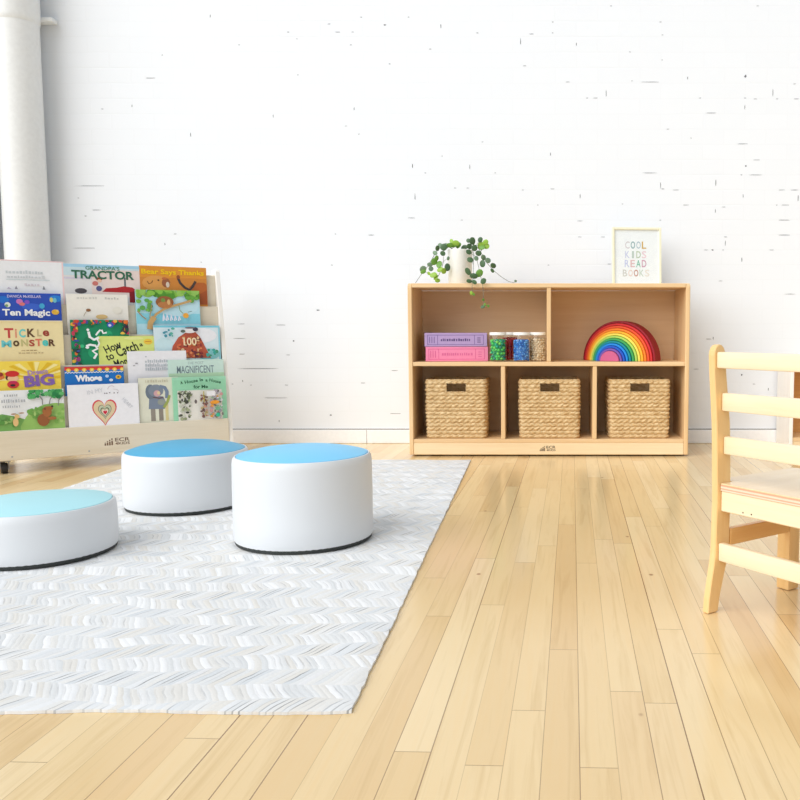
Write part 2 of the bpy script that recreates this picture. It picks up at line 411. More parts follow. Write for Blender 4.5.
# picture books: left and right edge across the rack (m), cover height (m)
X = {'A': (-0.419, -0.145, 0.231), 'B': (-0.146, 0.134, 0.225), 'C': (0.134, 0.403, 0.229), 'D': (-0.426, -0.162, 0.223), 'E': (-0.143, 0.080, 0.224), 'F': (0.110, 0.364, 0.248), 'G': (-0.426, -0.163, 0.237), 'H': (-0.136, 0.075, 0.241), 'I': (-0.040, 0.170, 0.175), 'J': (0.168, 0.437, 0.219), 'K': (-0.424, -0.181, 0.202), 'L': (-0.168, 0.044, 0.176), 'M': (0.061, 0.290, 0.234), 'N': (0.215, 0.447, 0.195), 'O': (-0.424, -0.177, 0.213), 'P': (-0.164, 0.091, 0.226), 'Q': (0.093, 0.248, 0.245), 'R': (0.223, 0.442, 0.243)}

# ------------------------------------------------------------------ room
WALL_Y = 4.045
def build_room():
    f = MB(); f.box(-5, 5, -2.6, WALL_Y + 0.15, -0.06, 0.0, M['floor'], 0)
    tag(f.build('floor'), kind='structure')
    w = MB(); w.box(-5, 5, WALL_Y, WALL_Y + 0.15, 0.0, 3.3, M['wall'], 0)
    rg = random.Random(3)
    for s in MARKS.split():
        x, z, ww, hh = [float(q) for q in s.split(',')]
        ww = max(ww, 4.2) / 1000 / 2; hh = max(hh, 4.2) / 1000 / 2
        # a chip out of the paint: an irregular sliver
        pts = []
        n = 9
        for k in range(n):
            a = 2 * PI * k / n
            j = 0.55 + 0.45 * rg.random()
            pts.append((x + math.cos(a) * ww * j, z + math.sin(a) * hh * j * (0.75 if ww > hh else 1.0)))
        w.prism(pts[::-1], 'y', WALL_Y - 0.0006, WALL_Y + 0.004, M['crack'])
    w.box(-5, 5, WALL_Y - 0.0006, WALL_Y + 0.004, 0.0655, 0.0695, M['gap'], 0)
    tag(w.build('wall_back'), kind='structure')
    p = MB(); p.box(-2.88, -2.545, 3.80, WALL_Y - 0.0008, 0.0, 3.3, M['wall'], 0.004)
    tag(p.build('wall_left'), kind='structure')
    b = MB()
    x = -2.54
    for x1 in (-1.94, -0.845, 0.9, 2.3, 5.0):
        b.box(x + 0.001, x1 - 0.001, WALL_Y - 0.014, WALL_Y - 0.0007, 0.0005, 0.0655, M['base'], 0.002); x = x1
    tag(b.build('baseboard_back'), kind='structure')

def build_pipe():
    root = thing('drain_pipe', 'thick white painted vertical pipe standing in the left corner behind the book rack', 'pipe', (-2.382, 3.942, 0))
    a = MB(); a.lathe([(0.0932, 0.0), (0.0932, 3.0)], M['pipe'], 40, cap0=True, cap1=True); a.build('pipe_shaft', root)
    c = MB(); c.lathe([(0.0936, 1.925), (0.0975, 1.935), (0.0985, 1.95), (0.0985, 2.12), (0.0975, 2.135), (0.0936, 2.145)], M['pipe'], 40)
    c.build('coupling', root)
    k = MB(); k.box(0.02, 0.135, 0.05, 0.0985, 1.955, 1.975, M['pipe'], 0.003); k.build('wall_bracket', root)

def build_rug():
    x0, x1, y0, y1 = -1.645, -0.274, 1.165, 3.487
    nx, ny = 90, 150
    rg = random.Random(5)
    wl = [rg.uniform(-.002, .002) for _ in range(ny + 1)]; wr = [rg.uniform(-.0018, .0018) for _ in range(ny + 1)]
    wf = [rg.uniform(-.0015, .0015) for _ in range(nx + 1)]
    m = MB(); vs = []; fs = []
    for j in range(ny + 1):
        for i in range(nx + 1):
            u = i / nx; v = j / ny
            x = x0 + (x1 - x0) * u - 0.024 * (v if u > .5 else 0) * (2 * u - 1)
            y = y0 + (y1 - y0) * v
            if i == 0: x += wl[j]
            if i == nx: x += wr[j]
            if j in (0, ny): y += wf[i] + 0.004 * math.sin(i * .21)
            z = 0.0068 + 0.0006 * math.sin(x * 17 + y * 9) + rg.uniform(-.0003, .0003)
            if i in (0, nx) or j in (0, ny): z = 0.0050
            vs.append((x, y, z))
    W = nx + 1
    for j in range(ny):
        for i in range(nx):
            fs.append((j * W + i, j * W + i + 1, (j + 1) * W + i + 1, (j + 1) * W + i))
    # skirt and underside
    loop = [i for i in range(W)] + [j * W + nx for j in range(1, ny + 1)] + [ny * W + i for i in range(nx - 1, -1, -1)] + [j * W for j in range(ny - 1, 0, -1)]
    b = len(vs)
    for k in loop: vs.append((vs[k][0], vs[k][1], 0.0003))
    n = len(loop)
    for k in range(n):
        j = (k + 1) % n
        fs.append((loop[k], b + k, b + j, loop[j]))
    fs.append(tuple(b + k for k in range(n))[::-1])
    m.add(vs, fs, M['rug'], True)
    o = m.build('area_rug')
    tag(o, 'large white and pale grey zigzag woven rug lying flat on the wooden floor', 'rug')

# ------------------------------------------------------------------ soft poufs
def pouf(label, x, y, R, h, topmat, dome=0.018):
    root = thing('floor_pouf', label, 'pouf', (x, y, 0.0082), 0, 'round floor poufs')
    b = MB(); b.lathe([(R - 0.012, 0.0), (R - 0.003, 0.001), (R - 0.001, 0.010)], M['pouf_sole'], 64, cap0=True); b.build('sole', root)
    s = MB()
    s.lathe([(R - 0.002, 0.008), (R + 0.0015, 0.014), (R + 0.001, h * 0.3), (R + 0.001, h * 0.6), (R, h - 0.02), (R - 0.0015, h - 0.008), (R - 0.006, h - 0.001), (R - 0.0085, h - 0.0005), (R - 0.010, h - 0.004)], M['pouf_white'], 72)
    s.build('side_cover', root)
    t = MB()
    prof = [(R - 0.0095, h - 0.005), (R - 0.011, h + 0.0005)]
    for k in range(1, 9):
        u = k / 8.0
        prof.append(((R - 0.011) * (1 - u) + 0.0005 * u, h + 0.0005 + dome * (1 - (1 - u) ** 2.6)))
    t.lathe(prof, topmat, 72, cap1=True); t.build('seat_pad', root)

# ------------------------------------------------------------------ storage cabinet
CX, CY = 0.0295, 3.771
def marks_logo(mb, x0, z0, w, h, y, ink, mx=None, bars=5):
    """five little bar figures of growing height, then ECR over 4KIDS"""
    bw = w * 0.36 / bars
    for k in range(bars):
        hh = h * (0.42 + 0.58 * k / (bars - 1))
        xx = x0 + k * bw
        mb.box(xx, xx + bw * 0.62, y, y + 0.0004, z0, z0 + hh * 0.62, ink, 0, mx)
        mb.box(xx + bw * 0.06, xx + bw * 0.56, y, y + 0.0004, z0 + hh * 0.72, z0 + hh * 0.98, ink, 0, mx)
    for txt, a, b, c, d in (('ECR', .42, 1.0, .48, 1.0), ('4KIDS', .42, 1.0, 0.0, .38)):
        vs, fs = text_geo(txt, 0.012)
        mb.add([(x0 + w * (a + (b - a) * u), y, z0 + h * (c + (d - c) * v)) for u, v in vs], fs, ink, False, mx)

def build_cabinet():
    root = thing('storage_cabinet', 'birch plywood storage cabinet with five open compartments against the white wall', 'cabinet', (CX, CY, 0))
    H0 = 0.6025; F = -0.159; B = 0.159; t = 0.018
    for sx in (-1, 1):
        m = MB()
        a, b = (-H0, -H0 + t) if sx < 0 else (H0 - t, H0)
        r = 0.02
        prof = [(F, 0.007), (B, 0.007), (B, 0.745)]
        prof += [(F + r - r * math.sin(k * PI / 8), 0.745 - r + r * math.cos(k * PI / 8)) for k in range(5)]
        m.prism(prof, 'x', a, b, M['birch_z'], 0.0025)
        m.build('side_panel', root)
    I = H0 - t - 0.0004
    m = MB(); m.box(-I, I, F + 0.001, B - 0.008, 0.726, 0.744, M['birch_x'], 0.002); m.build('top_board', root)
    m = MB(); m.box(-I, I, F + 0.002, B - 0.008, 0.391, 0.409, M['birch_x'], 0.002); m.build('middle_shelf', root)
    m = MB(); m.box(-I, I, F + 0.001, B - 0.008, 0.0585, 0.0745, M['birch_x'], 0.002); m.build('bottom_shelf', root)
    m = MB(); m.box(-I, I, B - 0.0076, B - 0.001, 0.03, 0.7255, M['birch_back'], 0); m.build('back_panel', root)
    m = MB(); m.box(-0.009, 0.009, F + 0.004, B - 0.008, 0.4092, 0.7258, M['birch_z'], 0.002); m.build('upper_divider', root)
    for x in (-0.197, 0.198):
        m = MB(); m.box(x - 0.009, x + 0.009, F + 0.004, B - 0.008, 0.0747, 0.3908, M['birch_z'], 0.002); m.build('lower_divider', root)
    m = MB(); m.box(-I, I + 0.0002, F + 0.0005, F + 0.018, 0.007, 0.0583, M['birch_kick'], 0.003)
    k = m.build('kick_board', root)
    l = MB(); marks_logo(l, -0.039, 0.0235, 0.068, 0.023, F + 0.0001, M['ink_black']); l.build('printed_logo', k)
    for x in (-0.5, 0.5):
        for y in (-0.11, 0.12):
            g = MB(); g.lathe([(0.014, 0.0), (0.016, 0.002), (0.016, 0.058)], M['black'], 16, cap0=True, cap1=True, mx=Matrix.Translation((x, y, 0.0002)))
            g.build('foot', root)

# ------------------------------------------------------------------ baskets
def build_baskets():
    w, d, h, cr = 0.260, 0.233, 0.252, 0.018
    z0 = 0.075
    # perimeter of a rounded rectangle
    per = []
    hw, hd = w / 2 - cr, d / 2 - cr
    segs = [((hw, -hd), -PI / 2), ((hw, hd), 0), ((-hw, hd), PI / 2), ((-hw, -hd), PI)]
    pts = []
    for (cx_, cy_), a0 in segs:
        for k in range(7):
            a = a0 + k * (PI / 2) / 6
            pts.append((cx_ + cr * math.cos(a), cy_ + cr * math.sin(a), math.cos(a), math.sin(a)))
    pts.append(pts[0])
    step = 0.0042
    for i in range(len(pts) - 1):
        p, q = pts[i], pts[i + 1]
        L = math.hypot(q[0] - p[0], q[1] - p[1]); n = max(1, round(L / step))
        for k in range(n):
            u = k / n
            per.append(tuple(p[j] + (q[j] - p[j]) * u for j in range(4)))
    N = len(per)
    rows = 15; sub = 7; NZ = rows * sub
    rg = random.Random(11)
    jit = [[rg.uniform(-1, 1) for _ in range(24)] for _ in range(rows + 1)]
    s = 0; arc = []
    for i in range(N):
        arc.append(s); j = (i + 1) % N; s += math.hypot(per[j][0] - per[i][0], per[j][1] - per[i][1])
    tot = s
    vs = []; fs = []; nt = round(tot / 0.026)
    for r in range(NZ + 1):
        zf = r / NZ; z = zf * h
        row = min(rows - 1, r // sub); fr = (r % sub) / sub if r < NZ else 0.999
        for i in range(N):
            x, y, nx, ny = per[i]
            ph = arc[i] / tot * nt
            dirn = 1 if row % 2 else -1
            tw = abs(math.sin(PI * (ph + dirn * (fr - .5) * 0.9 + (0.5 if row % 2 else 0))))
            bulge = math.sin(PI * fr) ** 0.6 if 0 < fr < 1 else 0.0
            jj = jit[row][int(ph) % 24]
            out = 0.0078 * bulge * (0.25 + 0.75 * tw ** 0.8) * (1 + 0.25 * jj) - 0.001
            tap = 0.975 + 0.025 * zf + 0.006 * math.sin(zf * PI)
            zz = z + 0.0016 * math.sin(ph * 2 * PI + row) * (1 if 0 < r < NZ else 0) + 0.001 * jj
            vs.append((x * tap + nx * out, y * tap + ny * out, max(0.0, zz)))
    HX, HZ0, HZ1 = 0.0435, 0.203, 0.241
    def hole(i, r, zs):
        x, y, nx, ny = per[i]
        return ny < -0.9 and abs(x) < HX and HZ0 < zs < HZ1
    for r in range(NZ):
        for i in range(N):
            j = (i + 1) % N
            if hole(i, r, (r + .5) / NZ * h): continue
            fs.append((r * N + i, r * N + j, (r + 1) * N + j, (r + 1) * N + i))
    b = len(vs)
    # lining
    for r in range(21):
        zf = r / 20; z = zf * h
        for i in range(N):
            x, y, nx, ny = per[i]; tap = 0.975 + 0.025 * zf
            vs.append(((x - nx * 0.007) * tap, (y - ny * 0.007) * tap, max(0.004, z)))
    for r in range(20):
        for i in range(N):
            j = (i + 1) % N
            if hole(i, r, (r + .5) / 20 * h): continue
            fs.append((b + r * N + i, b + (r + 1) * N + i, b + (r + 1) * N + j, b + r * N + j))
    for i in range(N):
        j = (i + 1) % N
        fs.append((NZ * N + i, NZ * N + j, b + 20 * N + j, b + 20 * N + i))
    fs.append(tuple(b + i for i in range(N)))
    fs.append(tuple(i for i in range(N))[::-1])
    root = thing('woven_basket', '', 'basket', (CX - 0.4005, CY - 0.008, z0), 0, 'woven baskets in the lower compartments')
    m = MB(); m.add(vs, fs, M['weave'], True); m.build('woven_body', root)
    # plaited rim
    rim = MB(); vs = []; fs = []; n = 8
    for i in range(N):
        x, y, nx, ny = per[i]; ph = arc[i] / tot * nt * 1.3
        for k in range(n):
            a = 2 * PI * k / n
            rr = 0.0048 * (0.8 + 0.3 * abs(math.sin(PI * ph + a)))
            c, s_ = math.cos(a) * rr, math.sin(a) * rr
            vs.append((x + nx * (c - 0.002), y + ny * (c - 0.002), h + 0.001 + s_))
    for i in range(N):
        j = (i + 1) % N
        for k in range(n):
            l = (k + 1) % n
            fs.append((i * n + k, j * n + k, j * n + l, i * n + l))
    rim.add(vs, fs, M['weave'], True); rim.build('plaited_rim', root)
    hr = MB(); yy = -d / 2
    for (a, b_, c, e) in ((-HX - .004, HX + .004, HZ1 - .001, HZ1 + .003), (-HX - .004, HX + .004, HZ0 - .003, HZ0 + .001), (-HX - .004, -HX, HZ0, HZ1), (HX, HX + .004, HZ0, HZ1)):
        hr.box(a, b_, yy - 0.003, yy + 0.009, c, e, M['weave'], 0.001)
    hr.build('handle_opening', root)
    labs = ['woven seagrass basket with hand hole in the left lower compartment',
            'woven seagrass basket with hand hole in the middle lower compartment',
            'woven seagrass basket with hand hole in the right lower compartment below the rainbow']
    xs = [-0.4035, 0.003, 0.394]
    for k in range(3):
        o = root if k == 0 else copy_tree(root)
        o.location = (CX + xs[k], CY - 0.008, z0); o['label'] = labs[k]

# ------------------------------------------------------------------ things on the cabinet shelves
def build_shelf_books():
    zs = 0.4095
    spec = [('hardcover_book', 'thick pink hardcover book lying flat on the shelf under the purple one', (248, 146, 184), (222, 96, 146), (226, 112, 160), 0.0635, zs, -0.5035, 10.0),
            ('hardcover_book', 'thick lavender purple hardcover book lying on top of the pink book', (186, 160, 206), (122, 98, 156), (92, 74, 124), 0.0595, zs + 0.064, -0.508, 9.4)]
    for nm, lab, c, cl, ct, th, z, x, a in spec:
        root = thing(nm, lab, 'book', (x, 3.650, z), math.radians(a), 'thick hardcover books on the cabinet shelf')
        L, D = 0.272, 0.20
        mc = flat(c, 0.45); ml = flat(cl, 0.5); mt = flat(ct, 0.5)
        m = MB()
        m.box(0, L, 0.003, D, 0, 0.003, mc, 0.001); m.box(0, L, 0.003, D, th - 0.003, th, mc, 0.001)
        m.box(0, L, 0, 0.004, 0.0006, th - 0.0006, mc, 0.0015)
        def rect(x0, x1, z0, z1, mm, e=-0.0003): m.box(x0, x1, e, 0.001, z0, z1, mm, 0)
        zb, zt = th * 0.13, th * 0.86
        for q in ((0.012, 0.256, zt - .0022, zt), (0.012, 0.256, zb, zb + .0022)): rect(*q, ml)
        for xx in (0.012, 0.055, 0.215, 0.254): rect(xx, xx + 0.0022, zb, zt, ml)
        rg = random.Random(int(z * 1000))
        xx = 0.070
        while xx < 0.198:          # small worn lettering, too faint to read
            wl = rg.uniform(.004, .008)
            rect(xx, xx + wl, th * .40, th * (.40 + rg.uniform(.14, .2)), mt, -0.0005); xx += wl + rg.uniform(.002, .005)
        for xx in (0.020, 0.030, 0.040): rect(xx, xx + .003, zb + .008, zt - .008, ml, -0.0004)
        for k in range(3): rect(0.228, 0.243, th * (.3 + .15 * k), th * (.36 + .15 * k), mt, -0.0004)
        m.build('cover', root)
        p = MB(); p.box(0.006, L - 0.006, 0.0042, D - 0.006, 0.0032, th - 0.0032, M['page'], 0); p.build('page_block', root)

def build_jars():
    z = 0.4095
    spec = [('leftmost clear jar of green beads with a white lid beside the books', 'bright green beads filling the leftmost glass jar', (-0.1915, 3.666), [(20, 150, 90), (70, 200, 90), (0, 130, 110), (120, 215, 90), (10, 170, 130)], 0.0072, 0.100),
            ('clear jar of red beads standing behind the green and blue jars', 'dark red beads in the jar behind the others', (-0.143, 3.752), [(190, 30, 40), (215, 50, 55), (150, 20, 30)], 0.0055, 0.100),
            ('clear jar of blue beads with a white lid between green and beige jars', 'blue beads filling the front jar right of the green one', (-0.0895, 3.664), [(40, 120, 200), (70, 150, 220), (25, 95, 180), (110, 175, 230)], 0.0046, 0.094),
            ('rightmost clear jar of beige wooden beads beside the shelf divider', 'beige wooden beads in the rightmost jar', (-0.0190, 3.702), [(222, 200, 164), (240, 224, 194), (196, 164, 120), (232, 212, 178)], 0.0054, 0.099)]
    prof = [(0.0005, 0.0), (0.032, 0.0), (0.036, 0.003), (0.0382, 0.010), (0.0382, 0.098), (0.0370, 0.106), (0.034, 0.112), (0.0335, 0.118)]
    inner = [(r - 0.0022 if r > .01 else r, max(zz, 0.003)) for r, zz in prof][::-1]
    src = thing('glass_jar', '', 'jar', (0, 0, z), 0, 'bead jars on the cabinet shelf')
    g = MB(); g.lathe(prof, M['glass'], 32); g.build('glass_body', src)
    lid = MB(); lid.lathe([(0.0342, 0.1135), (0.0362, 0.114), (0.0365, 0.124), (0.0350, 0.1262), (0.0005, 0.1265)], M['ceramic'], 32); lid.build('lid', src)
    for k, (lab, lab2, (x, y), cols, r, fill) in enumerate(spec):
        o = src if k == 0 else copy_tree(src)
        o.location = (x, y, z); o['label'] = lab
        rg = random.Random(20 + k); m = MB()
        R = 0.0362 - r
        mats = [flat(c, 0.35) for c in cols]
        zz = r + 0.0035; lay = 0
        while zz < fill:
            n = int(2 * PI * R / (2 * r) * 0.97)
            for q in range(n):
                a = 2 * PI * (q + 0.5 * (lay % 2)) / n + rg.uniform(-.12, .12)
                rr = R - rg.uniform(0, r * .25)
                m.ball((rr * math.cos(a), rr * math.sin(a), zz + rg.uniform(-.45, .45) * r), r * rg.uniform(.86, 1.0), rg.choice(mats), 1)
            zz += r * 1.78; lay += 1
        for q in range(26):                        # loose top layer
            a = rg.uniform(0, 2 * PI); rr = (R - r) * math.sqrt(rg.random())
            m.ball((rr * math.cos(a), rr * math.sin(a), zz - r * 1.6 + rg.uniform(0, .4) * r), r, rg.choice(mats), 1)
        m.lathe([(R * .9, 0.006), (R * .9, zz - 2 * r)], mats[0], 16, cap0=True, cap1=True)
        tag(m.build('beads', None, (x, y, z)), lab2, 'beads', 'beads in the jars', 'stuff')

def build_rainbow():
    spec = [('dark crimson', 'outermost and largest', (150, 18, 38)), ('red', 'second from the outside', (214, 44, 50)), ('orange red', 'third from the outside', (232, 84, 44)), ('orange', 'fourth from the outside', (245, 134, 40)),
            ('golden yellow', 'just inside the orange one', (252, 184, 48)), ('lemon yellow', 'just inside the golden one', (246, 222, 92)), ('lime green', 'between yellow and grass green', (176, 214, 96)), ('grass green', 'between lime and teal', (62, 166, 88)),
            ('teal', 'between green and bright blue', (0, 140, 148)), ('bright blue', 'just inside the teal one', (18, 136, 220)), ('deep blue', 'just outside the violet one', (24, 86, 196)), ('violet', 'just outside the pink core', (116, 84, 172)), ('pink', 'innermost solid core', (200, 92, 136))]
    n = len(spec); R0 = 0.1765; Rn = 0.045
    st = (R0 - Rn) / (n - 1)
    ang = math.radians(-30)
    fx, fy = math.sin(ang), -math.cos(ang)
    for k, (cn, place, c) in enumerate(spec):
        ro = R0 - st * k; ri = ro - st + 0.0014
        pull = 0.0078 * k
        pts = []
        seg = 40
        for i in range(seg + 1):
            a = PI * i / seg; pts.append((ro * math.cos(a), ro * math.sin(a)))
        if k < n - 1:
            for i in range(seg, -1, -1):
                a = PI * i / seg; pts.append((ri * math.cos(a), ri * math.sin(a)))
        m = MB(); m.prism(pts, 'y', 0, 0.066, flat(c, 0.5), 0.0018, True)
        o = m.build('rainbow_arch', None, (0.340 + fx * pull, 3.757 + fy * pull, 0.4095), ang)
        tag(o, '%s wooden arch of the rainbow toy, %s' % (cn, place), 'toy arch', 'nested wooden rainbow arches')

def build_frame():
    root = thing('framed_print', 'pale wooden frame with a pastel lettered print standing on the cabinet', 'picture frame', (0.433, 3.862, 0.7455), math.radians(5))
    root.rotation_euler = (math.radians(-4), 0, math.radians(5))
    w, h, b, t = 0.226, 0.266, 0.0105, 0.016
    fm = flat((240, 238, 212), 0.45)
    m = MB()
    m.box(-w / 2, -w / 2 + b, 0, t, 0, h, fm, 0.001); m.box(w / 2 - b, w / 2, 0, t, 0, h, fm, 0.001)
    m.box(-w / 2 + b, w / 2 - b, 0, t, 0, b, fm, 0.001); m.box(-w / 2 + b, w / 2 - b, 0, t, h - b, h, fm, 0.001)
    m.build('frame_border', root)
    p = MB(); pw = w / 2 - b
    p.box(-pw, pw, 0.007, 0.010, b, h - b, flat((246, 250, 255), 0.6), 0)
    U = 0.00458                     # design grid of the print
    def put(ch, x0, y0, x1, y1, c):
        vs, fs = text_geo(ch, 0.012)
        p.add([(((x0 + (x1 - x0) * u) - 637.2) * U, 0.0068, (282.9 - (y1 + (y0 - y1) * v)) * U) for u, v in vs], fs, flat(c, 0.6))
    rows = [('COOL', 625, 647.5, 238.6, 245.8, [(214, 206, 212), (118, 164, 168), (176, 198, 210), (210, 170, 66)]),
            ('KIDS', 625, 647.5, 248.2, 255.2, [(204, 208, 236), (192, 208, 200), (182, 200, 172), (236, 206, 216)]),
            ('READ', 624.5, 647.5, 257.0, 264.2, [(200, 206, 238), (224, 186, 190), (120, 192, 166), (204, 150, 176)]),
            ('BOOKS', 622.5, 650.5, 266.6, 273.4, [(210, 210, 206), (234, 212, 202), (188, 124, 96), (200, 216, 204), (232, 226, 216)])]
    for s, xa, xb, ya, yb, cs in rows:
        n = len(s); cw = (xb - xa) / n
        for k, ch in enumerate(s):
            sh = cw * (0.32 if ch == 'I' else 0.1)
            put(ch, xa + k * cw + sh, ya, xa + (k + 1) * cw - sh, yb, cs[k])
    p.build('print', root)
    g = MB(); g.box(-pw, pw, 0.0045, 0.0055, b, h - b, M['glass'], 0); g.build('glazing', root)
    e = MB(); e.prism([(0.0165, 0.18), (0.0195, 0.18), (0.072, -0.004), (0.066, -0.004)], 'x', -0.03, 0.03, M['black']); e.build('easel_back', root)

# ------------------------------------------------------------------ trailing plant
def build_plant():
    U = 0.00446
    PX, PY, PZ = -0.3575, 3.715, 0.7445
    root = thing('potted_plant', 'trailing round leaved plant in a white pot on the cabinet top', 'potted plant', (PX, PY, PZ))
    def W(x, y, dy): return ((x - 462.0) * U, dy, (283.0 - y) * U)
    pot = MB()
    pot.lathe([(0.0005, 0.0), (0.048, 0.0), (0.051, 0.004), (0.054, 0.140), (0.0552, 0.147), (0.0535, 0.149), (0.0505, 0.145), (0.049, 0.131)], M['ceramic'], 40)
    pot.build('pot', root)
    s = MB(); s.lathe([(0.0488, 0.128), (0.03, 0.133), (0.0005, 0.135)], M['soil'], 24); s.build('soil', root)
    dk = flat((74, 104, 68), 0.45); gr = flat((116, 142, 112), 0.5); md = flat((104, 150, 56), 0.4); br = flat((146, 184, 66), 0.4); stem = flat((120, 124, 112), 0.6)
    K = {'d': dk, 'g': gr, 'm': md, 'b': br}
    rg = random.Random(4)
    # each vine: stem way-points (x, y, depth) and leaves (x, y, size, tone)
    vines = [
        ([(458, 251, 0), (450, 246, -.02), (442, 249, -.035), (437, 257, -.045), (432, 266, -.05), (427, 272, -.055), (423, 278, -.06), (420, 282.4, -.06)],
         [(444, 246.5, 6, 'g'), (441, 248.8, 5, 'd'), (439, 253.5, 5, 'g'), (440.5, 258.7, 5, 'm'), (438, 261.7, 6, 'm'), (434, 264.5, 5, 'g'), (435, 268.7, 5, 'g'), (427.5, 269, 6, 'g'), (427.6, 271.5, 5, 'm'), (433, 273.2, 3.6, 'b')]),
        ([(459, 251, -.01), (452, 247, -.03), (447, 252, -.05), (447, 262, -.055), (445, 270, -.06), (441, 278, -.062)],
         [(447.5, 248, 6, 'd'), (449.5, 246, 5, 'g'), (446.5, 254, 4.6, 'd'), (443, 264.5, 6.5, 'm'), (444, 269.5, 6, 'b'), (447.7, 271, 5.2, 'b'), (451, 267.3, 6.8, 'd'), (452, 259, 3.5, 'g'), (437.6, 274.8, 6.3, 'b'), (439.8, 277, 5.5, 'b'), (441.5, 280, 5.2, 'b')]),
        ([(462, 251, 0), (459, 247, -.02), (456, 244, -.03)],
         [(454.4, 241.6, 4.5, 'b'), (456, 245, 7.5, 'm'), (458.6, 244, 6.5, 'b'), (461, 245.6, 6, 'm'), (453, 246, 5.5, 'm'), (465, 247, 4.5, 'g')]),
        ([(466, 251, -.01), (473, 245, -.035), (476, 254, -.06), (476.5, 265, -.075), (476.5, 275, -.09), (476, 281.5, -.115), (475.8, 287, -.121), (476, 293.5, -.121)],
         [(467, 247, 5, 'g'), (475, 242, 6.5, 'd'), (471, 241.4, 4.2, 'g'), (472, 247, 5, 'd'), (477.3, 249, 5.5, 'd'), (472, 253, 5.5, 'd'), (481, 254, 5.8, 'd'), (473.3, 260.5, 5.5, 'd'), (467, 253.4, 4.5, 'g'), (479, 259, 4.5, 'g'), (471.4, 271.8, 6.6, 'd'), (477, 276.2, 7, 'd'), (482.2, 273.4, 7, 'm'), (473, 281.2, 5, 'd'), (478, 282.2, 5, 'd'), (475, 292.5, 3.4, 'b'), (477, 293.6, 3.2, 'm')]),
        ([(468, 251, .0), (478, 246, -.03), (483, 252, -.05), (488, 262, -.06), (495, 270, -.06), (503, 276.5, -.06), (510, 281, -.06), (515, 282.0, -.055), (518, 280, -.05)],
         [(482.5, 240.6, 4.6, 'd'), (483, 246.2, 7.4, 'b'), (487.6, 243.8, 6.6, 'b'), (488.5, 247, 5.4, 'b'), (484.5, 248.4, 5.4, 'm'), (485, 264, 6.2, 'd'), (485.8, 258, 5.2, 'g'), (490.2, 261, 5.2, 'g'), (495.2, 265.8, 5.4, 'd'), (494.3, 270.5, 4, 'd'), (516.5, 280.4, 2.4, 'g')]),
        ([(470, 251, -.03), (479, 258, -.06), (482, 270, -.08), (484, 278, -.105), (485.6, 283, -.120), (486.4, 292, -.121), (486.6, 304, -.121)],
         [(486.5, 281.3, 5.4, 'd'), (486, 305.5, 4, 'd'), (487.8, 303.6, 3, 'm'), (491, 304.8, 2.8, 'm'), (486.4, 299, 2.6, 'm')]),
    ]
    for st, lv in vines:
        m = MB(); m.tube([W(*p) for p in st], 0.0011, stem, 6)
        v = m.build('vine', root)
        f = MB()
        spts = [(p, W(*p)) for p in st]
        for x, y, sz, tone in lv:
            # depth of the nearest way-point of its stem
            p = min(st, key=lambda q: (q[0] - x) ** 2 + (q[1] - y) ** 2)
            c = Vector(W(x, y, p[2] - (0.002 if p[2] < -.119 else rg.uniform(0.0, 0.012))))
            r = sz * U * 0.60
            rot = Matrix.Rotation(rg.uniform(-.5, .5), 4, 'X') @ Matrix.Rotation(rg.uniform(-.6, .6), 4, 'Z') @ Matrix.Rotation(rg.uniform(0, 6.28), 4, 'Y')
            f.ball((0, 0, 0), r, K[tone], 2, (1.0, 0.14, rg.uniform(.66, .92)), Matrix.Translation(c) @ rot)
            s0 = Vector(W(*p)); f.tube([s0, (s0 + c) / 2 + Vector((0, 0, .002)), c], 0.0007, stem, 5)
        f.build('foliage', v)

# ------------------------------------------------------------------ book rack
RA = math.radians(35.3)
RO = (-1.7204, 3.3792)
LEAN = 0.06
TH = math.atan(LEAN)
def lip(k): return 0.164 + 0.121 * k
def zf(k): return lip(k) - 0.06
def py_(k, z): return 0.03 * k + LEAN * (z - zf(k))

def slant(m, x0, x1, k, z0, z1, t, mat, bev=0.0015):
    pts = [(py_(k, z0), z0), (py_(k, z0) + t, z0), (py_(k, z1) + t, z1), (py_(k, z1), z1)]
    m.prism(pts, 'x', x0, x1, mat, bev)

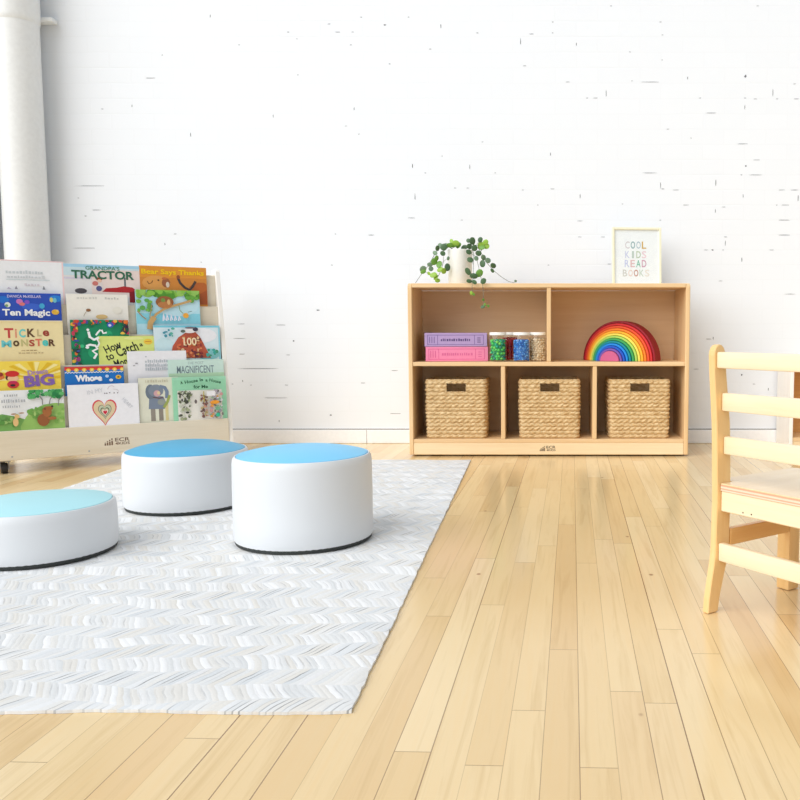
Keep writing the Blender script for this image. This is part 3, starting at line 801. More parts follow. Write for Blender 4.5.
def build_rack():
    root = thing('book_display_rack', 'pale birch wheeled book display rack with five stepped tiers of picture books', 'book rack', (RO[0], RO[1], 0), RA)
    I = 0.4418
    for sx in (-1, 1):
        a, b = (0.442, 0.46) if sx > 0 else (-0.46, -0.442)
        m = MB()
        m.prism([(-0.004, 0.052), (0.30, 0.052), (0.215, 0.812), (0.150, 0.812), (0.142, 0.804)], 'x', a, b, M['ash_z'], 0.002)
        m.build('side_panel', root)
    m = MB(); slant(m, -I, I, 0, 0.052, lip(0), 0.007, M['ash_x']); fb = m.build('front_board', root)
    l = MB(); zm = 0.0865
    mx = Matrix.Translation((0, py_(0, zm) - 0.0004, zm)) @ Matrix.Rotation(-TH, 4, 'X')
    marks_logo(l, -0.044, -0.003, 0.092, 0.028, 0.0, M['ink_brown'], mx, 4)
    l.build('printed_logo', fb)
    for x in (-0.36, -0.1, 0.35):
        zz = 0.066; sc = MB()
        sc.lathe([(0.0035, -0.0004), (0.0035, 0.0004)], M['metal'], 10, Matrix.Translation((x, py_(0, zz), zz)) @ Matrix.Rotation(PI / 2, 4, 'X'), cap0=True, cap1=True)
        sc.build('screw_head', fb)
    m = MB(); m.box(-I, I, 0.012, 0.285, 0.0525, 0.064, M['ash_x'], 0.001); m.build('base_board', root)
    for k in range(1, 5):
        m = MB(); slant(m, -I, I, k, zf(k - 1) - 0.004, lip(k), 0.007, M['ash_x']); m.build('tier_board', root)
    m = MB(); slant(m, -I, I, 5, zf(4) - 0.004, 0.786, 0.007, M['ash_x']); m.build('back_board', root)
    for k in range(0, 5):
        m = MB(); m.box(-I, I, 0.03 * k + 0.0072, 0.03 * k + 0.0220, zf(k) - 0.008, zf(k) - 0.0006, M['ash_x'], 0); m.build('tier_ledge', root)
    for x in (-0.385, 0.385):
        for y in (0.035, 0.245):
            c = thing('caster', None, None, (x, y, 0)); c.parent = root
            p = MB(); p.box(-0.02, 0.02, -0.02, 0.02, 0.046, 0.0522, M['metal'], 0.001)
            p.box(-0.016, -0.013, -0.012, 0.012, 0.018, 0.047, M['metal'], 0.0005); p.box(0.013, 0.016, -0.012, 0.012, 0.018, 0.047, M['metal'], 0.0005)
            p.build('fork', c)
            w = MB(); w.lathe([(0.004, -0.011), (0.019, -0.011), (0.0205, -0.008), (0.0205, 0.008), (0.019, 0.011), (0.004, 0.011)], M['rubber'], 24, Matrix.Translation((0, 0, 0.0207)) @ Matrix.Rotation(PI / 2, 4, 'Y'), cap0=True, cap1=True)
            w.build('wheel', c)

# -- covers: shapes on a cover grid, x to the right and y down from the top-left corner
def specks(rg, n, x0, y0, x1, y1, rs, cols):
    return [('e', rg.uniform(x0, x1), rg.uniform(y0, y1), rg.uniform(*rs), rg.uniform(*rs), rg.choice(cols)) for _ in range(n)]
def dashes(rg, x0, x1, y, h, col, lo=1.2, hi=3.2, gap=0.9):
    out = []; x = x0
    while x < x1:
        w = rg.uniform(lo, hi); out.append(('r', x, y - h * rg.uniform(.6, 1), min(x1, x + w), y, col)); x += w + gap * rg.uniform(.6, 1.4)
    return out
def heart(cx, cy, s):
    pts = []
    for k in range(40):
        t = 2 * PI * k / 40
        pts.append((cx + s * 0.92 * 16 * math.sin(t) ** 3 / 16, cy - s * 1.25 * (13 * math.cos(t) - 5 * math.cos(2 * t) - 2 * math.cos(3 * t) - math.cos(4 * t)) / 16))
    return pts

BOOKS = []
def book(*a): BOOKS.append(a)
R_ = random.Random(9)
# (label, tier, row behind?, x0, x1, height, thickness, L, T, Wgrid, base colour, spine colour, shapes)
W_ = (246, 246, 248)
def covers():
    rg = R_
    book('pale white picture book with pink edges in the top tier, leftmost', 4, 0, X['A'], 0.009, -19, 260, 82, (242, 243, 246), (238, 196, 198),
         [('r', -19, 259.5, 63, 261.2, (238, 196, 198)), ('r', 61.2, 259.5, 63, 330, (244, 214, 214))]
         + dashes(rg, 4, 41, 276, 4.2, (208, 214, 218)) + dashes(rg, 5, 43, 281, 3.2, (210, 214, 218)) + [('r', 4, 282.6, 48, 283.3, (200, 212, 214))]
         + dashes(rg, 22, 38, 290, 3, (222, 214, 220)) + [('p', [(12, 294), (13.6, 290), (15, 294)], (150, 150, 160)), ('p', [(40, 294), (41.5, 289.5), (43, 294)], (140, 145, 150)), ('p', [(4, 294), (6, 292), (9, 294)], (200, 190, 205))])
    book('picture book with a red tractor and green capital title in the top tier', 4, 0, X['B'], 0.009, 63, 264.5, 76, (226, 224, 224), (210, 226, 230),
         [('r', 63, 264.5, 139, 268, (168, 214, 240)), ('r', 63, 268, 139, 277, (204, 226, 234)), ('r', 90, 270, 139, 300, (236, 218, 212)), ('r', 63, 279, 90, 281, (214, 208, 224)),
          ('e', 79, 294, 6, 3, (78, 74, 80)), ('r', 122.6, 278, 124.4, 290, (104, 110, 116)),
          ('p', [(100, 294.5), (104, 290.5), (115, 289.5), (122, 287.8), (131, 289), (135, 292), (135, 306), (127.5, 306), (127.5, 295)], (182, 36, 42)),
          ('p', [(127.5, 294), (135, 293), (135, 306), (127.5, 306)], (140, 22, 32)),
          ('e', 96.5, 288.5, 5, 5.5, (226, 216, 214)), ('e', 97, 291, 3, 3, (84, 86, 138)), ('e', 93.5, 285.5, 3, 2.6, (206, 120, 112)), ('e', 97.5, 280.3, 3.4, 1.8, (150, 74, 50)), ('e', 97.8, 282.6, 2.2, 1.8, (236, 196, 170)),
          ('t', "GRANDPA'S", 84.5, 266.3, 118.5, 270.6, (74, 142, 118), 0, .01), ('t', 'TRACTOR', 70.5, 271.2, 133, 280.6, (52, 108, 82), 0, .03)])
    book('orange brown picture book with yellow title in the top tier, rightmost', 4, 0, X['C'], 0.009, 139, 266, 67, (212, 136, 56), (186, 108, 48),
         [('r', 139, 266, 206, 278, (226, 150, 52)), ('e', 155, 284, 14, 8, (226, 160, 84)), ('e', 200, 292, 14, 10, (186, 100, 44)), ('p', [(198, 295), (206, 290), (206, 306), (198, 306)], (168, 84, 40)),
          ('l', [(176.5, 277.5), (178.5, 283), (183, 288), (188, 290.5), (191, 287), (194.5, 281)], 2.6, (72, 62, 58)), ('e', 177, 277, 1.8, 2.0, (150, 78, 44)), ('e', 164.5, 283.5, 4.2, 5, (160, 96, 60)), ('e', 166, 285.5, 1.8, 3, (226, 210, 190)), ('e', 163, 279, 2.6, 1.4, (196, 110, 60)),
          ('l', [(146, 282), (147.5, 285), (150, 284), (151.5, 281.5)], .6, (110, 66, 34)), ('e', 157, 281, .9, .9, (90, 54, 34)),
          ('t', 'Bear Says Thanks', 140.8, 269.3, 203.4, 276.2, (250, 208, 18), 0, .025)])
    book('deep blue picture book with white title in the second tier from the top', 3, 0, X['D'], 0.009, -19, 293, 79.5, (42, 80, 184), (34, 62, 150),
         [('e', 2, 301, 6, 4, (30, 112, 206)), ('e', 55, 299, 7, 4, (40, 130, 216)), ('e', 30, 309, 10, 4, (58, 100, 206)), ('e', 18, 303, 3.4, 3, (206, 120, 190)), ('e', 20.5, 306, 3, 2, (222, 120, 120)), ('e', 25.5, 303.5, 2.6, 2.4, (132, 84, 200)),
          ('e', 6, 307, 3, 3, (226, 232, 226)), ('e', 5, 308, 1.6, 1.6, (120, 160, 110)), ('e', 50.5, 300.5, 1.8, 3, (216, 206, 120)), ('e', 54, 301, 2, 3, (110, 190, 210)), ('e', 40.5, 308, 2.8, 3.2, (66, 170, 214)), ('e', 54, 315, 4, 3.2, (226, 178, 62)), ('e', 56, 313.4, 1.2, 1.2, (240, 206, 110)),
          ('t', 'DANICA McKELLAR', 6, 295.4, 40, 298.6, (206, 200, 240), 0, .015), ('t', 'Ten Magic', 0.5, 312.0, 48.5, 322.0, W_, 0, .035)])
    book('plain cream picture book with a small brown flower in front of the tractor book', 3, 0, X['E'], 0.008, 66, 294.3, 61.5, (243, 239, 230), (230, 224, 212),
         dashes(rg, 76, 96, 299.8, 2.6, (216, 214, 206)) + dashes(rg, 104, 118, 299.8, 2.6, (206, 204, 198)) + [('l', [(82, 319), (84, 315), (86, 312.5)], .5, (176, 160, 130)), ('e', 87, 312.2, 2.4, 1.7, (150, 104, 70)), ('e', 100, 319.5, 6, 2.6, (222, 190, 130)), ('e', 116, 312, 5, 4, (238, 234, 222))])
    sh = [('r', 135, 315, 199, 326, (140, 214, 232)), ('e', 176, 306, 22, 12, (196, 232, 244))]
    sh += specks(rg, 46, 137, 289.8, 198, 297, (2.2, 4.6), [(110, 176, 62), (136, 196, 74), (84, 152, 50), (150, 200, 96)])
    sh += specks(rg, 12, 137, 296, 150, 312, (1.4, 3), [(120, 184, 80), (96, 168, 80)]) + specks(rg, 8, 184, 297, 196, 301, (1.4, 3), [(104, 170, 66)])
    sh += [('l', [(147, 330), (150, 322), (154, 316), (162, 310.5), (171, 307), (181, 304), (190, 301)], 2.4, (198, 160, 104)), ('l', [(147, 332), (148, 325), (152, 319)], 5.5, (204, 166, 110)), ('l', [(136, 313), (140, 318), (144, 321.5)], 1.1, (170, 140, 100)), ('l', [(147.5, 320), (149, 312), (150, 306)], 1.0, (170, 150, 110)),
           ('e', 163, 303, 9, 6.4, (150, 92, 52)), ('e', 163, 306, 7.4, 3.6, (186, 122, 70)), ('e', 161.5, 301, 2.2, 2.2, (118, 150, 70)), ('e', 167, 303, 1.6, 3, (222, 180, 120)), ('l', [(177, 306), (178, 312), (181, 315)], .6, (110, 140, 70)), ('e', 183.6, 317.2, 3.0, 2.8, (240, 172, 66)), ('l', [(186, 313.5), (190, 312.5)], .6, (80, 120, 120))]
    for k, xx in enumerate((160.5, 164, 168, 172, 176)):
        sh.append(('l', [(xx, 323), (xx + .8, 315 + k * .6), (xx + 2, 322)], 1.3, (244, 236, 248)))
    book('sky blue picture book with a nest on a leafy tree branch', 3, 0, X['F'], 0.009, 135, 290, 64, (184, 228, 242), (130, 200, 216), sh)
    cl = []
    for ch, a, b, y0, y1, c in (('T', 3, 12, 329.4, 341, (198, 72, 68)), ('i', 13.4, 15.4, 330.2, 340.6, (224, 150, 122)), ('C', 17.4, 24, 330.4, 340.4, (112, 210, 204)), ('K', 25.6, 33.6, 330, 340, (98, 70, 44)), ('L', 35.6, 40.2, 331, 339.2, (202, 184, 136)), ('e', 41.4, 48, 332, 339, (162, 66, 54)),
                                ('M', -0.4, 9.4, 343.6, 351.6, (110, 204, 212)), ('o', 11, 17.2, 343.8, 350.8, (92, 68, 42)), ('N', 19, 25.8, 342.6, 350.6, (198, 190, 130)), ('S', 27, 32.6, 343, 350.8, (178, 74, 60)), ('T', 33.4, 40, 342, 350.6, (224, 120, 96)), ('e', 40.4, 46.4, 343.4, 350.6, (84, 204, 196)), ('R', 47, 53.6, 342.6, 350.8, (98, 62, 42))):
        cl.append(('t', ch, a, y0, b, y1, c, 0, .035))
    cl += dashes(rg, 19, 35, 356.0, 1.0, (170, 140, 96), 1.5, 4) + dashes(rg, 16, 41, 359.0, 1.0, (170, 144, 104), 1.5, 4)
    cl.append(('r', -17, 320.4, 62.5, 321.6, (246, 232, 190)))
    book('buff yellow picture book with many coloured capital letters in the middle tier', 2, 0, X['G'], 0.009, -17, 320.5, 79.5, (241, 224, 172), (226, 204, 150), cl)
    sh = specks(rg, 14, 84, 326, 120, 358, (2, 5), [(14, 124, 84), (40, 170, 116), (20, 150, 104)])
    jung = [(206, 70, 48), (232, 120, 50), (240, 190, 70), (60, 34, 60), (150, 60, 120), (30, 80, 70), (200, 60, 90), (40, 110, 60), (60, 90, 160)]
    sh += specks(rg, 42, 71.5, 321, 78, 371, (.9, 2.8), jung) + specks(rg, 40, 72, 320.6, 127, 324.5, (.9, 2.4), jung) + specks(rg, 24, 121, 322, 127, 336, (.9, 2.6), jung)
    sh += [('e', 109, 325.5, 3.4, 3, (60, 90, 190)), ('e', 108.5, 326, 1.6, 1.4, (220, 220, 240)), ('e', 80, 349, 2, 2, (60, 190, 130)),
           ('l', [(87, 333), (88, 339), (92, 342), (97, 339.5)], 2.6, W_), ('l', [(94, 337), (97, 333), (99, 331)], 1.8, W_), ('l', [(100, 331), (101.5, 335), (105, 334)], 1.8, W_), ('e', 86.4, 331, 1.4, 1.4, W_),
           ('l', [(84, 349), (88, 347.5), (93, 348.5), (95, 352), (90, 354.5), (94, 358), (91, 363)], 2.4, W_), ('l', [(95, 341), (97, 346), (95, 350)], 1.6, W_), ('e', 85, 350.5, 1.8, 1.4, W_)]
    book('green jungle picture book with a bright leaf border, partly behind the lime book', 2, 1, X['H'], 0.006, 70, 319.8, 58, (22, 142, 98), (60, 40, 50), sh)
    book('lime yellow picture book with black hand lettered title overlapping the jungle book', 2, 0, X['I'], 0.006, 98, 336, 56, (224, 233, 132), (206, 214, 110),
         [('t', 'How', 103, 343.4, 120.5, 352, (34, 40, 30), 24, .02), ('t', 'to', 104.6, 355, 112.4, 362, (34, 40, 30), 20, .02), ('t', 'Catch', 114.4, 344.6, 137, 355.6, (34, 40, 30), 20, .02), ('t', 'a', 138.6, 344.2, 142, 347.4, (34, 40, 30), 10, .02), ('t', 'Monster', 112, 358.6, 138, 367.4, (34, 40, 30), 18, .02),
          ('e', 147.5, 342.3, 4.6, 3.2, (240, 204, 74)), ('l', [(144.5, 342.2), (150.5, 342.2)], .8, (206, 130, 50)), ('e', 133, 338.5, 10, 1.6, (236, 240, 160))])
    sh = [('r', 153, 325, 219.5, 327.6, (122, 206, 226)), ('r', 217.6, 325, 219.5, 366, (150, 214, 230)), ('e', 200, 336, 16, 8, (240, 242, 248)), ('e', 163, 346, 9, 8, (206, 234, 240)), ('e', 206, 356, 13, 6, (146, 212, 216)),
          ('p', [(168, 360), (171, 347), (177, 338), (186, 332), (194, 332), (199, 338), (204, 349), (209, 360)], (194, 92, 66))]
    sh += specks(rg, 70, 175, 338, 200, 359, (.6, 1.8), [(226, 140, 92), (150, 56, 56), (232, 196, 150), (110, 50, 60), (222, 110, 70), (210, 160, 80)])
    sh += [('e', 188, 331.3, 6.4, 2.4, (236, 232, 232)), ('e', 194, 329.6, 2.8, 2.2, (66, 58, 78)), ('e', 181.5, 331.6, 2.4, 1.6, (96, 110, 100)), ('e', 188.5, 328, 5, 1, (120, 110, 120))]
    sh += specks(rg, 9, 204, 351, 216, 358, (1, 2), [(70, 150, 120), (60, 170, 160)]) + specks(rg, 8, 162, 328, 174, 341, (.8, 2), [(90, 176, 160), (70, 150, 170)])
    sh += [('t', '100', 181.4, 338.4, 194.4, 346.6, (246, 222, 182), 0, .02)]
    book('pale blue picture book with a heaped red brown mound and white numerals', 2, 0, X['J'], 0.009, 153, 325.5, 66.5, (218, 236, 243), (60, 60, 84), sh)
    sh = []
    for k in range(12):
        a = PI + PI * (k + .5) / 12 if k % 2 else PI + PI * (k + .2) / 12
        sh.append(('p', [(34 + 8 * math.cos(a - .05), 383 + 8 * math.sin(a - .05)), (34 + 40 * math.cos(a - .07), 383 + 21 * math.sin(a - .07)), (34 + 40 * math.cos(a + .07), 383 + 21 * math.sin(a + .07)), (34 + 8 * math.cos(a + .05), 383 + 8 * math.sin(a + .05))], (230, 188, 36) if k % 2 else (254, 236, 160)))
    sh += [('e', -6, 379, 9, 4, (226, 120, 60)), ('e', 11, 388, 6, 4.5, (214, 60, 56)), ('e', 5.8, 380, 2, 3, (70, 44, 40)), ('e', 11.2, 381, 5.6, 3.8, (236, 192, 150)), ('e', 10.6, 375.6, 7, 3.6, (208, 44, 42)), ('e', 11, 385.4, 4.4, 1.7, (200, 40, 90)), ('e', 10.6, 389, 2.6, 1.4, (50, 36, 40)), ('e', -1, 376, 2.6, 2.4, (150, 50, 40)),
           ('t', 'Dream', 26, 371.2, 46.4, 377, (172, 138, 190), 6, .03), ('t', 'BIG', 22, 377.4, 53, 391, (134, 100, 176), 4, .05)]
    book('sunny yellow picture book with purple title and a child in a red hat', 1, 0, X['K'], 0.009, -14, 361, 74, (247, 218, 84), (226, 186, 50), sh)
    sh = [('r', 64, 366.5, 123.5, 370.6, (216, 62, 46))] + [('e', 68 + 7.7 * k, 370.4, 2.3, 2.0, (248, 206, 70)) for k in range(8)] + [('e', 68 + 7.7 * k, 370.6, 1.0, .9, (252, 232, 150)) for k in range(8)]
    sh += [('l', [(64 + 1.5 * k, 373.2 + .5 * (-1) ** k) for k in range(40)], .9, (236, 240, 244)), ('t', 'Whose', 74.2, 376, 101, 383.4, W_, 0, .06), ('e', 106, 378, 1.8, 1.8, (190, 214, 244)), ('e', 117.6, 379.3, 2.9, 2.4, (238, 190, 50)), ('e', 117.6, 379.3, 1.1, 1.0, (130, 80, 40)), ('e', 110, 382.6, 2, 1.6, (230, 236, 244))]
    book('bright blue picture book with a red scalloped top band and white title', 1, 0, X['L'], 0.009, 64, 366.5, 59.5, (22, 116, 198), (16, 70, 150), sh)
    sh = []
    for k in range(3):
        sh += dashes(rg, 144, 166.5, 363.6 + 4.2 * k, 3.6, (192, 198, 204), .9, 1.8, .6)
    sh += [('e', 135.5, 364, 1.4, .7, (150, 150, 156)), ('e', 133, 366.4, 1.2, .6, (180, 176, 176)), ('e', 145, 357, .9, .8, (200, 200, 206))]
    book('white picture book with faint grey hatched lettering, behind the mint coloured book', 1, 1, X['M'], 0.006, 127, 351, 59, (241, 240, 244), (224, 224, 230), sh)
    book('pale mint picture book with narrow grey capitals in the second tier from the bottom', 1, 0, X['N'], 0.006, 168, 360, 57, (204, 230, 220), (170, 208, 190),
         [('r', 168, 374.5, 225, 384, (190, 224, 190)), ('t', 'THE MOST', 187.6, 362.2, 204, 365.2, (160, 180, 180), 0, 0), ('t', 'MAGNIFICENT', 176.4, 366.6, 214.4, 374.6, (112, 130, 138), 0, .005)])
    sh = [('p', [(-12, 420), (0, 417), (12, 420), (22, 424), (26, 430), (64, 440), (-12, 440)], (122, 176, 92)), ('p', [(18, 432), (24, 421), (32, 413), (42, 408), (54, 406.5), (63.5, 407.5), (63.5, 440), (18, 440)], (152, 196, 104))]
    sh += specks(rg, 30, 26, 412, 63, 430, (1.2, 3), [(132, 184, 88), (170, 206, 120), (116, 172, 80)]) + specks(rg, 16, -10, 420, 16, 432, (1.2, 3), [(104, 160, 84), (90, 150, 70), (150, 190, 110)])
    sh += [('l', [(41, 408), (41, 402), (38.5, 398)], 1.1, (130, 130, 128)), ('l', [(48, 408), (49, 402), (52, 398)], 1.0, (130, 130, 128)), ('l', [(57, 410), (58, 403), (62, 398)], 1.0, (134, 134, 130))]
    sh += specks(rg, 44, 26.5, 390.8, 62, 399, (1.6, 3.4), [(60, 156, 84), (78, 172, 98), (40, 132, 74), (100, 184, 110)])
    sh += [('e', 41, 426, 6.4, 7.4, (150, 92, 50)), ('e', 45, 416.4, 4.8, 6.4, (166, 104, 56)), ('e', 48, 412.6, 3.2, 2.6, (160, 98, 52)), ('e', 50.6, 410.4, 1.2, 1.2, (60, 42, 36)), ('e', 50, 424.4, 4.4, 2, (172, 110, 60)), ('e', 43, 413, 1.3, 1.3, (120, 74, 44)),
           ('e', 13, 427, 2.8, 5, (228, 190, 130)), ('e', 14.5, 420.4, 2.6, 2.4, (226, 186, 124)), ('e', 11.4, 417.4, 2.8, .8, (170, 130, 96)), ('e', 19, 416.6, 3.0, .8, (170, 130, 96))]
    sh += dashes(rg, 3, 16, 397, 3, (176, 180, 184), .8, 2) + dashes(rg, 0, 24, 404, 4, (178, 182, 188), .8, 2.2) + dashes(rg, 1, 18, 410, 3.2, (180, 184, 190), .8, 2)
    book('white picture book with green trees and a brown bear in the bottom tier, leftmost', 0, 0, X['O'], 0.009, -12, 390, 75.5, (241, 243, 245), (206, 220, 206), sh)
    sh = [('p', heart(102.6, 414, 13.4), (216, 70, 84)), ('p', heart(102.6, 414.2, 12.0), (226, 206, 166)), ('p', heart(102.8, 414, 7.4), (150, 130, 110)), ('p', heart(102.8, 414, 6.6), (196, 204, 176)), ('p', heart(102.8, 414.8, 4.9), (66, 92, 74)), ('p', heart(102.8, 415, 4.1), (208, 196, 160)), ('p', heart(103, 415.4, 3.1), (240, 226, 214)), ('p', heart(103, 415.7, 2.2), (208, 34, 62)),
          ('t', 'IN MY', 86, 389.4, 102, 394, (212, 214, 220), 10, 0), ('t', 'HEART', 122, 401, 130, 412, (206, 208, 214), -52, 0)]
    sh += [('e', x, 394.4 - (.4 if x == 108.5 else 0), .7, .6, (96, 90, 96)) for x in (103.5, 105.6, 108.5, 113, 116.5)]
    sh += [('l', [(106.5, 390), (108, 387), (111, 386), (113.5, 387.5)], .5, (206, 186, 196)), ('l', [(112, 390), (116, 390.6), (118, 393)], .5, (210, 200, 206))]
    book('white picture book with nested red and tan heart cut-outs in the bottom tier', 0, 0, X['P'], 0.009, 67, 384, 71, (244, 243, 247), (226, 226, 232), sh)
    sh = [('r', 149, 409, 153.6, 424, (150, 142, 130)), ('r', 157, 409, 161.4, 424, (144, 136, 124)), ('r', 163.5, 404, 166.6, 424, (222, 208, 150)),
          ('p', [(147, 411), (148, 400), (152, 397), (162, 398), (164.5, 404), (163, 411.5)], (126, 138, 156)), ('e', 160, 404, 4, 3.4, (150, 156, 148)), ('e', 149.6, 392.6, 5, 8, (112, 124, 138)), ('e', 155, 391.5, 7.6, 6.6, (130, 140, 154)), ('l', [(159, 387), (164, 388.6), (166, 393), (165.6, 400)], 3.6, (122, 138, 160)), ('e', 156, 394.6, 3.4, 3.4, (214, 168, 172)), ('e', 157.6, 394, 1.6, 1.8, (228, 206, 160)), ('l', [(152, 398.6), (158, 399.8), (162, 399)], 1, (110, 74, 74)), ('l', [(162, 410), (166, 404), (168.4, 397)], 2.6, (160, 172, 90))]
    sh += dashes(rg, 145, 167, 382.6, 3, (206, 200, 176), .8, 2)
    book('cream picture book with a grey elephant, partly behind the mint green book', 0, 1, X['Q'], 0.006, 138, 377.5, 40, (230, 229, 208), (70, 70, 70), sh)
    sh = [('r', 172, 377, 226, 380, (164, 222, 188)), ('r', 176.4, 391, 221, 425, (236, 232, 222))]
    sh += specks(rg, 60, 177.4, 392.2, 189, 421, (.7, 2), [(92, 98, 78), (140, 150, 110), (206, 210, 190), (70, 74, 62), (170, 176, 140)])
    sh += specks(rg, 44, 198.5, 396, 205.5, 421, (.6, 1.7), [(150, 100, 90), (110, 80, 76), (206, 150, 130), (190, 170, 120)]) + [('l', [(202, 392.5), (202, 404)], 1, (190, 170, 80)), ('e', 193.6, 403, 1.3, 2.2, (110, 100, 96)), ('e', 189.6, 395, 1.4, .6, (110, 116, 100))]
    sh += specks(rg, 76, 208, 392.2, 220, 421, (.7, 1.9), [(180, 170, 180), (226, 160, 70), (120, 116, 110), (130, 190, 150), (206, 150, 150), (210, 206, 214), (150, 150, 160)])
    sh += [('e', 212.5, 404.4, 4.6, 2, (240, 160, 50)), ('r', 204.5, 392.5, 213, 397.5, (240, 238, 240)), ('e', 215, 418, 2.2, 2.2, (60, 190, 150))]
    t_ = 'A House Is a House'.split(' '); pos = [(178.6, 181.2, 384.4, 12), (183, 196, 383.2, 8), (198, 201.4, 381.8, 3), (203.8, 206, 382.4, 0), (207.6, 219.6, 383.6, -14)]
    for wd, (a, b, yb, rot) in zip(t_, pos): sh.append(('t', wd, a, yb - (2.4 if wd == 'a' else 3.4), b, yb, (38, 92, 62), rot, .03))
    sh.append(('t', 'for Me', 191.4, 385.6, 206, 389.2, (38, 92, 62), 0, .03))
    book('mint green picture book with three small framed drawings in the bottom tier, rightmost', 0, 0, X['R'], 0.006, 172, 377, 54, (156, 218, 180), (130, 190, 156), sh)

def cover_geo(m, shapes, w, h, L, T, Wg):
    U = w / Wg
    def P(x, y, i):
        return (min(max((x - L) * U, 0.0004), w - 0.0004), -0.00011 * (i + 1), min(max(h - (y - T) * U, 0.0004), h - 0.0004))
    for i, s in enumerate(shapes):
        k = s[0]
        if k == 'r':
            _, x0, y0, x1, y1, c = s
            m.add([P(x0, y1, i), P(x1, y1, i), P(x1, y0, i), P(x0, y0, i)], [(0, 1, 2, 3)], flat(c))
        elif k == 'p':
            n = len(s[1]); pts = [P(x, y, i) for x, y in s[1]]
            ar = sum(pts[a][0] * pts[(a + 1) % n][2] - pts[(a + 1) % n][0] * pts[a][2] for a in range(n))
            if ar < 0: pts = pts[::-1]
            m.add(pts, [tuple(range(n))], flat(s[2]))
        elif k == 'e':
            _, cx, cy, rx, ry, c = s
            n = 14
            m.add([P(cx + rx * math.cos(-2 * PI * q / n), cy + ry * math.sin(-2 * PI * q / n), i) for q in range(n)], [tuple(range(n))], flat(c))
        elif k == 'l':
            _, pts, wd, c = s
            vs = []
            for a in range(len(pts)):
                p0 = pts[max(a - 1, 0)]; p1 = pts[min(a + 1, len(pts) - 1)]
                dx, dy = p1[0] - p0[0], p1[1] - p0[1]; q = math.hypot(dx, dy) or 1
                nx, ny = -dy / q * wd / 2, dx / q * wd / 2
                vs += [P(pts[a][0] + nx, pts[a][1] + ny, i), P(pts[a][0] - nx, pts[a][1] - ny, i)]
            m.add(vs, [(2 * a, 2 * a + 1, 2 * a + 3, 2 * a + 2) for a in range(len(pts) - 1)], flat(c))
        elif k == 't':
            _, txt, x0, y0, x1, y1, c, rot, bold = s
            vs, fs = text_geo(txt, bold)
            cx, cy = (x0 + x1) / 2, (y0 + y1) / 2; ww, hh = x1 - x0, y1 - y0
            ca, sa = math.cos(math.radians(rot)), math.sin(math.radians(rot))
            if abs(rot) > 40: ww, hh = hh * 1.25, ww * 0.5
            out = []
            for u, v in vs:
                a, b = (u - .5) * ww, (v - .5) * hh
                out.append(P(cx + a * ca - b * sa, cy - (a * sa + b * ca), i))
            m.add(out, fs, flat(c))

def build_books():
    covers()
    RM = Matrix.Translation((RO[0], RO[1], 0)) @ Matrix.Rotation(RA, 4, 'Z')
    for lab, k, behind, (x0, x1, h), th, L, T, Wg, c, sc, shapes in BOOKS:
        x1 = min(x1, 0.4405)
        y = 0.03 * k + 0.0080 + (0.0066 if behind else 0)
        mx = RM @ Matrix.Translation((x0, y, zf(k) + 0.0002)) @ Matrix.Rotation(-TH, 4, 'X')
        root = thing('picture_book', lab, 'book', (0, 0, 0), 0, 'picture books on the display rack')
        root.location = mx.to_translation(); root.rotation_euler = mx.to_euler()
        w = x1 - x0
        m = MB(); fc = flat(c); fs = flat(sc)
        m.box(0, w, 0, 0.0014, 0, h, fc, 0.0004); m.box(0, w, th - 0.0014, th, 0, h, fs, 0.0004)
        m.box(0, 0.0016, 0.0004, th - 0.0004, 0.0002, h - 0.0002, fs, 0.0003)
        cover_geo(m, shapes, w, h, L, T, Wg)
        m.build('cover', root)
        p = MB(); p.box(0.0018, w - 0.003, 0.0015, th - 0.0015, 0.003, h - 0.003, M['page'], 0); p.build('page_block', root)

